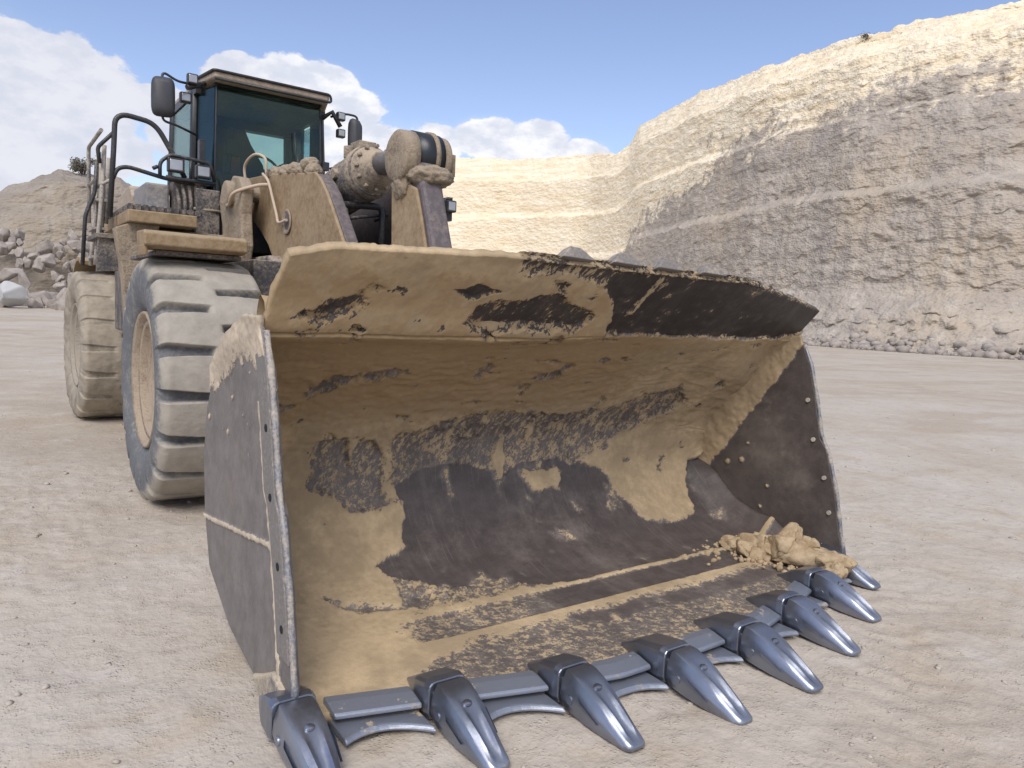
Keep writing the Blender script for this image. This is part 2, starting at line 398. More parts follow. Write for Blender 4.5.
# ================================================================== GROUND
GC = (-.5, -3.9); GH = 6.6
def ground_height(x, y):
    P = np.stack([x, y, np.zeros_like(x)], 1)
    d = np.hypot(x-CAM.x, y-CAM.y)
    nf = smooth(60, 15, d)
    h = .030*fbm(P*.9, 2)*nf
    core = np.nonzero(np.maximum(np.abs(x-GC[0]), np.abs(y-GC[1])) < GH+.6)[0]
    if len(core):
        p = P[core]; X, Y = x[core], y[core]; e = smooth(GH+.5, GH-1.8, np.maximum(np.abs(X-GC[0]), np.abs(Y-GC[1])))
        k = .018*fbm(p*3.1+5, 3)+.008*ridged(p*8, 3)
        patch = smooth(.0, .35, fbm(p*.55+31, 3))
        k += (.2+.8*patch)*.016*ridged(p*5.3+3, 3)+.006*smooth(-.2, .6, fbm(p*1.6+70, 2))*fbm(p*15, 2)
        # tyre tracks: chevron blocks pressed by earlier passes
        for (ax, ay, bx, by, w) in ((3.6, -3.2, -.8, -6.4, .42), (5.9, -3.6, 1.2, -7.4, .42), (-4.2, -7.5, -5.4, 1.5, .40)):
            ex, ey = bx-ax, by-ay; L = math.hypot(ex, ey); ex /= L; ey /= L
            s_ = (X-ax)*ex+(Y-ay)*ey; q = -(X-ax)*ey+(Y-ay)*ex
            s2 = s_+.25*fbm(p*1.3+9, 2)+.06*fbm(p*5, 2); q2 = q+.12*fbm(p*.9+4, 2)
            m = smooth(w, w-.12, np.abs(q2))*smooth(0, .6, s_)*smooth(L, L-.6, s_)*smooth(-.25, .2, fbm(p*.8+13, 2)+.1)
            bar = np.sin((s2+.5*np.abs(q2))*2*pi/.23)
            k += m*(-.012+.010*smooth(-.35, .35, bar+.9*fbm(p*4+21, 2)))
        h[core] += k*e
    # shallow ruts on the left
    for (x0, w) in ((-4.9, .5), (-3.4, .45)):
        h += -.014*smooth(w, w*.4, np.abs(x-x0+.25*fbm(P*.25, 2)))*smooth(40, 10, d)
    # flat where the tyres, bucket and teeth stand
    pad = smooth(.35, .0, np.maximum(np.abs(x)-2.0, np.maximum(-y-4.15, y+2.9)))
    h = h*(1-.6*pad)-.008
    # the floor rises gently towards the mound
    az = np.degrees(np.arctan2(x-CAM.x, y-CAM.y))
    rise = 1.15*smooth(16, 88, d)*smooth(32, 14, az)*smooth(-90, -60, az)
    return h+rise+ .15*fbm(P*.03, 2)*smooth(30, 90, d)
def make_ground():
    c = np.linspace(-GH, GH, 541); st = c[1]-c[0]; g = 1.0872; o = GH+np.cumsum(st*g**np.arange(1, 106))
    w = np.concatenate([-o[::-1], c, o]); n = len(w)
    X, Y = np.meshgrid(w+GC[0], w+GC[1], indexing='ij')
    x = X.ravel(); y = Y.ravel()
    z = ground_height(x, y)
    v = np.stack([x, y, z], 1)
    o = obj('ground', v, grid_faces(n, n), M['ground'], shade=True)
    tag(o, 'pale pinkish grey quarry floor of packed dust with tyre ruts', 'ground', kind='structure')
make_ground()
def gz(x, y): return float(ground_height(np.array([float(x)]), np.array([float(y)]))[0])

# gravel stones scattered over the floor: stuff
def ico(sub=1):
    bm = bmesh.new(); bmesh.ops.create_icosphere(bm, subdivisions=sub, radius=1)
    v = np.array([q.co[:] for q in bm.verts]); f = np.array([[w.index for w in q.verts] for q in bm.faces]); bm.free(); return v, f
def make_gravel():
    V = []; F = []; base, bf = ico(1); n = 0
    N = 3800; px = []; 
    for i in range(N):
        r = 1.3+RNG.rand()**1.6*22; a = R(RNG.uniform(-12, 82))
        x = CAM.x+r*math.sin(a); y = CAM.y+r*math.cos(a)
        if abs(x) < 2.1 and -4.6 < y < -2.6: continue
        px.append((x, y, .0025+.013*RNG.rand()**5*(1+.7*(r > 6))))
    # clusters
    for i in range(80):
        r = 1.6+RNG.rand()**1.3*12; a = R(RNG.uniform(-12, 80)); cx = CAM.x+r*math.sin(a); cy = CAM.y+r*math.cos(a)
        if abs(cx) < 2.4 and -5.0 < cy < -2.4: continue
        for j in range(RNG.randint(8, 36)):
            px.append((cx+RNG.normal()*.22, cy+RNG.normal()*.16, .003+.011*RNG.rand()**3.5))
    px = np.array(px); z = ground_height(px[:, 0], px[:, 1])
    for (x, y, s), h in zip(px, z):
        v = base*(1+.40*RNG.normal(size=(len(base), 1)).clip(-1, 1))*s*np.array([RNG.uniform(.8, 1.5), RNG.uniform(.8, 1.3), RNG.uniform(.45, .8)])
        a = RNG.rand()*6.28; c, q = math.cos(a), math.sin(a)
        v = np.stack([v[:, 0]*c-v[:, 1]*q+x, v[:, 0]*q+v[:, 1]*c+y, v[:, 2]+h+s*.15], 1)
        V.append(v); F.append(bf+n); n += len(v)
    o = obj('gravel', np.concatenate(V), np.concatenate(F), M['gravel'])
    tag(o, 'small loose stones and crumbs strewn over the quarry floor', 'gravel', kind='stuff')
make_gravel()

# ================================================================== QUARRY WALLS
def wall(name, keys, nu, nv, label, cream_amp=1, seed=0, amp=1.0, talus=.16):
    """keys: (azimuth, base distance, top distance, top elevation, height fraction where cream with painted sunlight begins)"""
    K = np.array(keys, float)
    az = np.linspace(K[0, 0], K[-1, 0], nu)
    def S(c):
        o = np.interp(az, K[:, 0], K[:, c]); k = np.ones(9)/9
        return o if c == 3 else np.convolve(np.pad(o, 4, mode='edge'), k, 'valid')
    bd, td, el, cr = S(1), S(2), S(3), S(4)
    H = np.tan(np.radians(el))*td+CAM.z
    nback = 14
    t = np.linspace(0, 1, nv)
    V = np.zeros((nu, nv+nback, 3)); C = np.zeros((nu, nv+nback))
    dirx = np.sin(np.radians(az)); diry = np.cos(np.radians(az))
    # normalised profile: talus foot, steep faces and benches
    prof_t = [0, .05, .14, .16, .38, .40, .41, .62, .64, .655, .84, .86, .88, 1.0]
    prof_s = [0, .12, .27, .28, .34, .40, .43, .51, .59, .62, .68, .78, .81, 1.0]
    for i in range(nu):
        wob = .022*math.sin(az[i]*.075+seed)+.005*math.sin(az[i]*.63+1+seed)
        tt = np.clip(t+wob*np.sin(t*pi), 0, 1)
        s_ = np.interp(tt, prof_t, prof_s)
        d = bd[i]+(td[i]-bd[i])*s_
        V[i, :nv, 0] = CAM.x+dirx[i]*d; V[i, :nv, 1] = CAM.y+diry[i]*d; V[i, :nv, 2] = -.6+(H[i]+.6)*t
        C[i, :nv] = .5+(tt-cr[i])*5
        for j in range(nback):
            q = (j+1)/nback; dd = td[i]+90*q**1.5
            V[i, nv+j] = (CAM.x+dirx[i]*dd, CAM.y+diry[i]*dd, H[i]-.9*q**.5-6*q)
            C[i, nv+j] = 1.5
    P = V.reshape(-1, 3).copy()
    T = np.concatenate([t, np.ones(nback)])[None, :].repeat(nu, 0).ravel()
    Dx = dirx[:, None].repeat(nv+nback, 1).ravel(); Dy = diry[:, None].repeat(nv+nback, 1).ravel()
    n_big = fbm(P*.045+seed, 4); n_med = ridged(P*np.array([.16, .16, .30])+seed, 5); 
    strata = fbm(np.stack([P[:, 0]*.02, P[:, 1]*.02, P[:, 2]*.55+n_big*.5], 1)+seed*3, 4)
    gul = ridged(np.stack([P[:, 0]*.13, P[:, 1]*.13, P[:, 2]*.02], 1)+seed+7, 4)
    fine = fbm(P*.8+3, 4); blk = ridged(P*.42+11+seed, 3)
    edge = smooth(1.0, .96, T)
    steps = smooth(-.15, .15, np.sin(P[:, 2]*1.35+.8*n_big+.6*strata))-.5
    disp = (2.2*n_big+.25*n_med+.15*strata+.6*gul+.34*fine+.40*blk+.14*steps+.10*ridged(P*1.3+5, 3))*amp
    azv = np.degrees(np.arctan2(Dx, Dy)); disp *= np.where(amp >= 1, .45+.55*smooth(40, 50, azv), 1)
    disp *= (.25+.75*edge)*smooth(0, .05, T)
    # rubble foot
    foot = smooth(talus, talus*.3, T)
    disp += foot*(1.0*ridged(P*.6+2, 3)+.7*fine)*.8*smooth(0, .03, T)
    P[:, 0] += Dx*disp; P[:, 1] += Dy*disp
    P[:, 2] += (.5*n_med+.6*fine+.7*fbm(P*.12+3, 3)*(T > .9))*smooth(0, .1, T)*amp
    cc = C.ravel()+.6*n_big+.35*strata+.9*fbm(P*.08+5, 4)+.15  # mask for the cream rock and its painted sunlight
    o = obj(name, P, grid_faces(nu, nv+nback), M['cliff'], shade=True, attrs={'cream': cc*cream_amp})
    tag(o, label, 'cliff', kind='structure'); return o
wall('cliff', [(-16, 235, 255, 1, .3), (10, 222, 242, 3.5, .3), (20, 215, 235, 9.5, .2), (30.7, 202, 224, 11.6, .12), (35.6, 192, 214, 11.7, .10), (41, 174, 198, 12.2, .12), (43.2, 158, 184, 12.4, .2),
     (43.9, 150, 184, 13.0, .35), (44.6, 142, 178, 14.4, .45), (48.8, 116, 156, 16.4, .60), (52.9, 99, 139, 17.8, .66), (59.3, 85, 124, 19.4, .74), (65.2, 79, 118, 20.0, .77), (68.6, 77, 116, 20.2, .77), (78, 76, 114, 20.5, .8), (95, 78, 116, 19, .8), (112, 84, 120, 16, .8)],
     1100, 260, 'stepped quarry face, grey layered rock below and cream limestone with sunlight painted in along the top')
wall('rock_mound', [(-40, 66, 78, 1.5, 3), (-20, 66, 84, 5.0, 3), (-8, 66, 88, 6.0, 3), (0.0, 66, 92, 6.0, 3), (2.5, 66, 92, 7.2, 3), (4.1, 66, 92, 8.1, 3), (7.6, 67, 92, 8.0, 3), (10, 68, 92, 6.6, 3), (12.6, 71, 92, 4.2, 3), (15, 76, 92, 1.6, 3), (17, 80, 92, -.3, 3)],
     520, 150, 'grey brown spoil mound at the left behind the loader', cream_amp=.14, seed=5, amp=.75).data.materials[0] = M['mound']

# boulders at the foot of the mound
def boulder_mesh(seed, sub=4):
    v, f = ico(sub); rs = np.random.RandomState(seed)
    # cut by random planes for broken faces
    for _ in range(16):
        n = rs.normal(size=3); n /= np.linalg.norm(n); h = rs.uniform(.42, .80)
        d = v@n-h; v = v-np.where(d > 0, d, 0)[:, None]*n
    v = v*(1+.07*fbm(v*2.6+seed, 4))[:, None]*1.25
    return v, f
def make_boulders():
    meshes = []
    for s in range(6):
        v, f = boulder_mesh(s+1); o = obj('boulder', v, f, M['boulder']); meshes.append(o.data); bpy.data.objects.remove(o)
    def polar(az, d): return CAM.x+d*math.sin(R(az)), CAM.y+d*math.cos(R(az))
    rs = np.random.RandomState(21); L = []
    for i in range(130):
        az = rs.uniform(-1.5, 9.5); k = rs.rand(); d = 62+k*13
        L.append((az, d, max(0, (d-66))*.62, rs.uniform(.32, .95)*(1.2-.5*k)))
    for i in range(60):
        az = rs.uniform(-3, 11); L.append((az, rs.uniform(57, 64), 0, rs.uniform(.22, .6)))
    for i, (az, d, h, s) in enumerate(L):
        me = meshes[i % 6]; o = bpy.data.objects.new('boulder', me); COL.objects.link(o)
        x, y = polar(az, d); o.location = (x, y, gz(x, y)+h+s*.35)
        o.rotation_euler = (rs.rand()*6, rs.rand()*6, rs.rand()*6); o.scale = (s*rs.uniform(.9, 1.5), s*rs.uniform(.8, 1.2), s*rs.uniform(.6, .9))
        if s >= .62: tag(o, 'large angular grey boulder in the rubble heaped against the left mound', 'boulder', 'large boulders against the left mound')
        else: tag(o, 'small grey rock fallen at the foot of the left mound rubble', 'rock', 'small rocks at the foot of the left mound')
    v, f = boulder_mesh(33); o = obj('boulder', v, f, M['paleboulder']); x, y = polar(1.25, 58)
    o.location = (x, y, gz(x, y)+.75); o.scale = (1.05, .9, .8); o.rotation_euler = (0, 0, .6)
    tag(o, 'palest bluish white boulder standing in front of the left rubble heap', 'boulder')
    # rubble along the right cliff foot
    rs = np.random.RandomState(5); V = []; F = []; n = 0; b, bf = ico(1)
    for i in range(1500):
        az = rs.uniform(40, 100); base = np.interp(az, [41, 43.2, 44.6, 48.8, 52.9, 59.3, 65.2, 71, 100], [174, 158, 142, 116, 99, 85, 79, 77, 80])
        d = base-4+rs.rand()**1.5*9; s = .10+.55*rs.rand()**3
        x, y = polar(az, d); up = max(0, d-base)*.25
        v = b*(1+.2*rs.normal(size=(len(b), 1)).clip(-1, 1))*s*np.array([1.2, 1, .75])+np.array([x, y, up+s*.3])
        V.append(v); F.append(bf+n); n += len(v)
    o = obj('rubble', np.concatenate(V), np.concatenate(F), M['boulder']); tag(o, 'broken rock scree lying along the foot of the right quarry face', 'rubble', kind='stuff')
make_boulders()

def shrub(name, az, d, z, h, w, label, seed):
    rs = np.random.RandomState(seed); x = CAM.x+d*math.sin(R(az)); y = CAM.y+d*math.cos(R(az))
    root = empty(name, (x, y, z)); tag(root, label, 'shrub')
    m = MB()
    for k in range(9):
        a = rs.rand()*6.28; l = h*rs.uniform(.6, .95); tip = (math.cos(a)*w*.4, math.sin(a)*w*.4, l)
        m.tube([(0, 0, -.3), (tip[0]*.4, tip[1]*.4, l*.5), tip], [.09, .06, .02], 6)
    m.build('stem', M['twig'], root)
    n = 1500; a = rs.rand(n)*6.28; cl = rs.rand(14, 3); cl[:, 0] = (cl[:, 0]-.5)*w; cl[:, 1] = (cl[:, 1]-.5)*w; cl[:, 2] = h*(.3+.62*cl[:, 2])
    c = cl[rs.randint(0, 14, n)]+rs.normal(size=(n, 3))*np.array([w*.13, w*.13, h*.10])
    s = .10*h/2; d1 = rs.normal(size=(n, 3)); d1 /= np.linalg.norm(d1, axis=1)[:, None]; d2 = np.cross(d1, rs.normal(size=(n, 3))); d2 /= np.linalg.norm(d2, axis=1)[:, None]
    V = np.stack([c-d1*s*1.6, c+d2*s*.6, c+d1*s*1.6, c-d2*s*.6], 1).reshape(-1, 3)
    obj('foliage', V, np.arange(4*n).reshape(-1, 4), M['leaf'], root)
shrub('shrub', 5.4, 92, 14.5, 1.7, 2.1, 'lone dark bushy shrub on the crest of the left mound', 3)
shrub('shrub', 59.9, 124, 43.9, 1.7, 2.0, 'small dark bush on the skyline of the right quarry face', 4)

# ================================================================== WHEEL LOADER
loader = empty('wheel_loader', (0, 0, 0))
tag(loader, 'large tan wheel loader caked in dust with its huge bucket lowered to the ground', 'wheel loader')

# ---------------- bucket
J = (-3.60, 1.64)
PR = [(-3.60, 1.64), (-3.44, 1.55), (-3.24, 1.43), (-3.04, 1.28), (-2.87, 1.09), (-2.74, .88), (-2.77, .62), (-2.92, .38), (-3.15, .20), (-3.40, .12), (-3.80, .10)]
PL = [0]
for a, b in zip(PR[:-1], PR[1:]): PL.append(PL[-1]+math.hypot(b[0]-a[0], b[1]-a[1]))
T38 = PL[-1]
BW = 1.95
def y_edge(x): return np.interp(np.abs(x), [0, .55, .82, 1.36, 1.95], [-4.50, -4.49, -4.43, -4.27, -4.10])
def z_top(x): return np.interp(x, [-1.98, -1.80, -.9, .95, 1.6, 2.0], [1.925, 1.965, 2.00, 1.990, 1.910, 1.845])

BARE = [  # polygons of scraped steel in (x, arc length from the spill joint); amount
 ([(0.06,0.0),(-0.03,-0.25),(-0.19,-0.35),(-0.12,-0.50),(0.01,-0.49),(0.4,-0.6),(0.93,-0.6),(1.64,-0.55),(2.1,-0.5),(2.1,-0.16),(1.9,-0.03),(1.47,0.01)], 1.0),
 ([(-0.8,-0.47),(-0.58,-0.53),(0.0,-0.55),(0.03,-0.25),(-0.21,-0.38),(-0.52,-0.42),(-0.71,-0.37)], .66),
 ([(-1.1,-0.26),(-0.95,-0.31),(-0.81,-0.26),(-0.96,-0.21)], .95),
 ([(-0.98,-0.06),(-0.9,-0.17),(-0.64,-0.22),(-0.4,-0.27),(-0.1,-0.14),(-0.2,-0.04),(-0.57,-0.03),(-0.87,-0.01)], .80),
 ([(-0.53,-0.36),(-0.43,-0.36),(-0.39,-0.28),(-0.47,-0.27)], .9),
 ([(-1.81,-0.09),(-1.71,-0.15),(-1.54,-0.2),(-1.51,-0.13),(-1.65,-0.08),(-1.78,-0.06)], .9),
 ([(-1.54,0.63),(-1.43,0.51),(-1.06,0.43),(-0.99,0.5),(-1.32,0.6),(-1.48,0.72)], .70),
 ([(-0.1,0.62),(-0.04,0.49),(0.1,0.46),(0.14,0.58)], .60),
 ([(0.93,0.90),(1.11,0.78),(1.41,0.70),(1.62,0.85),(1.45,1.05),(1.0,1.22),(0.49,1.5),(0.12,1.45),(-0.21,1.42),(-0.88,1.45),(-0.90,1.08),(-0.36,0.90),(0.43,0.95)], .56),
 ([(-1.37,1.11),(-1.29,1.05),(-1.0,1.1),(-0.91,1.24),(-0.95,1.45),(-0.83,1.56),(-1.16,1.56),(-1.42,1.38)], .66),
 ([(-0.85,1.21),(-0.76,1.08),(-0.64,1.15),(-0.52,1.3),(-0.3,1.17),(-0.18,1.0),(0.04,1.04),(0.0,1.34),(-0.13,1.39),(-0.44,1.3),(-0.6,1.42),(-0.81,1.4)], .68),
 ([(-0.82,1.53),(-0.84,1.4),(-0.52,1.33),(-0.29,1.33),(-0.05,1.42),(0.15,1.35),(0.42,1.36),(0.87,1.46),(1.0,1.81),(1.06,1.93),(1.34,2.0),(1.61,1.95),(1.78,1.5),(1.93,1.44),(2.2,1.57),(1.96,2.47),(1.16,2.44),(0.0,2.42),(-0.45,2.30),(-0.80,2.20),(-1.04,2.02),(-1.12,1.93),(-0.9,1.85),(-0.84,1.66)], 1.0),
 ([(-1.17,2.51),(-0.71,2.41),(-0.1,2.46),(1.34,2.52),(1.9,2.62),(1.62,2.69),(0.33,2.71),(-0.46,2.64),(-1.13,2.69),(-1.41,2.6)], .0),
 ([(-1.38,2.93),(-0.98,2.78),(-0.4,2.78),(0.61,2.78),(1.36,2.76),(1.9,2.8),(1.45,3.24),(0.64,3.36),(0.42,3.39),(-0.16,3.36),(-0.68,3.20),(-1.15,3.10)], .64),
 ([(-0.4,2.76),(0.61,2.78),(1.5,2.78),(1.7,2.95),(0.43,2.98),(-0.35,2.92)], .92),
 ([(-1.05,1.95),(-.75,2.1),(-.1,2.25),(.3,2.42),(-.5,2.42),(-1.1,2.40)], .50),
 ([(-1.52,2.06),(-1.37,2.2),(-1.14,2.27),(-0.95,2.19),(-0.98,2.32),(-1.2,2.32),(-1.4,2.25)], .9),
]
MUDBLOB = [([(0.12,1.42),(0.47,1.43),(0.42,1.58),(0.18,1.57)], 1), ([(.86,1.35),(1.2,1.15),(1.62,1.15),(1.74,1.40),(1.62,1.80),(1.47,1.95),(1.22,1.93),(1.05,1.70)], 1)]
def mud_field(x, t, P):
    """1 = thick mud, 0 = bare steel, .5 = broken cover"""
    wx = x+.055*fbm(P*5, 3)+.022*fbm(P*22, 2); wt = t+.055*fbm(P*5+40, 3)+.022*fbm(P*22+7, 2)
    f = np.ones(len(x))*1.0
    for poly, amt in BARE:
        if amt == 0: continue
        d = sdf_poly(wx, wt, poly); soft = .012 if amt > .93 else .05
        f = np.minimum(f, 1-amt*smooth(-soft, soft, d))
    for poly, amt in MUDBLOB:
        f = np.maximum(f, smooth(-.02, .02, sdf_poly(wx, wt, poly)))
    # random scraped flecks over the upper wrapper and the lip
    fl = fbm(P*np.array([5, 9, 9])+60, 4); f = np.minimum(f, 1-.55*smooth(.22, .42, fl)*smooth(2.0, 1.6, t)*(t > -.6))
    f = np.maximum(f, .45*smooth(.28, .5, fbm(P*4+77, 3))*(t > 1.4))
    # mud running down in tongues over the scraped band
    tong = smooth(.10, .34, fbm(np.stack([x*3.1, t*.55, x*0+3.3], 1), 3)+.12*fbm(P*9, 2))*smooth(1.62, 1.40, t+.10*fbm(P*4+9, 2))*smooth(.8, 1.0, t)
    f = np.maximum(f, tong)
    # steel wear strip between two mud-filled seams on the floor
    strip = smooth(.010, -.010, np.abs(t-2.575)-.118)*(.62*smooth(-1.45, -1.0, x+.25*fbm(P*3+8, 3))+.38*smooth(-.7, -.2, x+.3*fbm(P*3+8, 3)))
    f = np.minimum(f, 1-strip)
    seam = np.maximum(smooth(.024, .012, np.abs(t-2.44+.01*fbm(P*7, 3))), smooth(.034, .020, np.abs(t-2.712+.012*fbm(P*7+5, 3))))
    f = np.maximum(f, seam*smooth(-1.9, -1.4, x))
    # mud banked into the side corners
    f = np.maximum(f, smooth(.10, .02, x+BW)*.9)
    return f
def profile_pt(t):
    t = np.asarray(t); y = np.interp(t, PL, [p[0] for p in PR]); z = np.interp(t, PL, [p[1] for p in PR]); return y, z
def make_bucket():
    nx = 460; xs = np.linspace(-BW+.032, BW-.004, nx)
    t1 = np.linspace(0, T38, 230)[:-1]; fr = np.linspace(0, 1, 64)
    # smooth the profile
    Y = np.zeros((nx, len(t1)+len(fr))); Z = Y.copy(); T = Y.copy()
    y, z = profile_pt(t1)
    def sm(a):
        k = np.ones(15)/15; return np.convolve(np.pad(a, 7, mode='reflect', reflect_type='odd'), k, 'valid')
    y, z = sm(y), sm(z)
    Y[:, :len(t1)] = y; Z[:, :len(t1)] = z; T[:, :len(t1)] = t1
    ye = y_edge(xs)
    Y[:, len(t1):] = -3.8+(ye[:, None]+3.8)*fr[None]; Z[:, len(t1):] = .10-.02*fr[None]; T[:, len(t1):] = T38+(-3.8-Y[:, len(t1):])
    X = xs[:, None].repeat(Y.shape[1], 1)
    dy = np.gradient(Y, axis=1); dz = np.gradient(Z, axis=1); L = np.hypot(dy, dz)+1e-9
    Ny, Nz = dz/L, -dy/L          # inward normal (floor: +z)
    P = np.stack([X, Y, Z], -1).reshape(-1, 3); x = X.ravel(); t = T.ravel()
    f = mud_field(x, t, P)
    w = f+.22*fbm(P*20, 3)+.10*perlin(P*55)
    m = smooth(.40, .62, w)
    lump = .5+.5*fbm(P*2.2+2, 3)
    thick = .004+.030*np.clip(lump, 0, 1)+.006*fbm(P*9+1, 4)
    upper = smooth(.15, .5, t)*smooth(1.5, 1.0, t)
    rough = .012*ridged(P*np.array([5, 12, 12]), 4)*upper+.004*fbm(P*28, 3)
    floor_thin = smooth(2.2, 2.6, t)
    d = m*(np.maximum(thick, .004)*(1-.72*floor_thin)+rough*(1-.8*floor_thin))
    d *= 1-.5*smooth(T38+.25, T38+.45, t)
    # thick mud banked in the upper right corner and hard fillets where the sides meet the floor
    cr = smooth(1.30, 1.95, x)*smooth(.1, .5, t)*smooth(1.75, 1.2, t); d += m*.13*cr*(1+.3*fbm(P*5, 3))
    cl = smooth(-1.55, -1.95, x)*smooth(.6, 1.4, t)*smooth(2.9, 2.2, t); d += m*.09*cl
    d += m*.05*np.exp(-(t/.13)**2)*smooth(.3, -.4, x)
    fil = smooth(1.70, 1.95, np.abs(x))**1.6*smooth(1.35, 1.7, t)*smooth(2.75, 2.4, t)*.16; d += fil
    d += -.004*(np.abs(t-2.44) < .012)*(1-m)
    P[:, 1] += d*Ny.ravel(); P[:, 2] += d*Nz.ravel()
    o = obj('bucket', P, flipf(grid_faces(nx, Y.shape[1])), M['mudsteel'], loader, True, {'mud': f, 'wet_shade': .85*smooth(1.15, .75, t)*smooth(1.6, .2, x)*smooth(-.3, .0, t)})
    return solidify(o, .05, -1)
bucket = make_bucket()

def make_spill():
    nx, nv = 420, 64; xs = np.linspace(-1.985, 2.0, nx); s_ = np.linspace(0, 1, nv)
    X = xs[:, None].repeat(nv, 1); zt = z_top(xs)[:, None]
    Z = 1.635+(zt-1.635)*s_[None]; Y = -3.60-.9*(Z-1.64)
    X = X+(.035+.045*s_[None])*smooth(-1.2, -1.98, X)
    P = np.stack([X, Y, Z], -1).reshape(-1, 3); x = P[:, 0]; t = -np.hypot(P[:, 1]+3.6, P[:, 2]-1.64)
    f = mud_field(x, t, P)
    # pale smear hanging over the dark right part, dried skin along the top edge
    f = np.maximum(f, .62*smooth(.03, .0, np.abs(x-.18+.25*(t+.25)))*smooth(-.5, -.42, t)*smooth(-.10, -.2, t)*1.3)
    top = smooth(.93, .985, np.tile(s_, nx)); f = np.maximum(f, top*(.62-.25*smooth(.3, 1.6, x)))
    f = np.where((x > -.2) & (f < .35), f+.30*smooth(-.1, .5, fbm(P*np.array([9, 16, 16])+3, 3))*smooth(2.1, .9, x), f)
    m = smooth(.42, .60, f+.2*fbm(P*22, 3)); d = m*(.006+.022*np.clip(.5+.5*fbm(P*3, 3), 0, 1)+.006*fbm(P*14, 3))
    d += m*.045*np.exp(-(t/.12)**2)*smooth(.3, -.4, x)
    # visible face looks forward and down
    P = P+d[:, None]*np.array([0, -.743, -.669])
    fc = grid_faces(nx, nv)
    o = obj('spill_guard', P, fc, M['mudspill'], bucket, True, {'mud': f, 'wet_shade': .50*smooth(1.2, .2, x)*smooth(-.5, -.2, t)+.12}); solidify(o, .045, -1)  # brown is damp mud plus painted shade, dulling the sunlit guard to match wrapper
    # rounded nose of caked mud where the spill guard meets the wrapper
    na, nb = 300, 16; xa = np.linspace(-1.93, .05, na); th = np.linspace(0, 2*pi, nb, endpoint=False)
    XX, TT = np.meshgrid(xa, th, indexing='ij'); q = np.stack([XX.ravel(), np.cos(TT.ravel()), np.sin(TT.ravel())], 1)
    rr = .058*smooth(.05, -.25, q[:, 0])*(1+.28*fbm(np.stack([q[:, 0]*5, q[:, 1], q[:, 2]], 1), 3)+.10*fbm(np.stack([q[:, 0]*18, q[:, 1]*2, q[:, 2]*2], 1), 2))+.004
    q[:, 1] = -3.572+q[:, 1]*rr; q[:, 2] = 1.668+q[:, 2]*rr*1.25
    fa = grid_faces(na, nb); k = np.arange(na-1)*nb; wrap = np.stack([k+nb-1, k+nb*2-1, k+nb, k], 1)
    obj('mud_bead', q, np.concatenate([fa, wrap]), M['mudsteel'], bucket, True, {'mud': np.ones(len(q)), 'wet_shade': np.full(len(q), .55)})
    # rock guards welded on the rear of the top edge
    for (xc) in (-.45, -.10, .24, .62):
        z = float(z_top(xc))+.028; y = -3.6-.9*(z-1.64); m_ = MB()
        m_.add([(xc-.11, y-.01, z-.005), (xc+.11, y-.01, z-.012), (xc+.11, y+.14, z-.05), (xc-.11, y+.14, z-.05), (xc-.03, y+.03, z+.055), (xc+.04, y+.03, z+.05), (xc+.03, y+.09, z+.04), (xc-.03, y+.09, z+.04)],
               [(0,3,2,1),(4,5,6,7),(0,1,5,4),(1,2,6,5),(2,3,7,6),(3,0,4,7)])
        m_.build('rock_guard', M['mudplain'], bucket, .006)
make_spill()

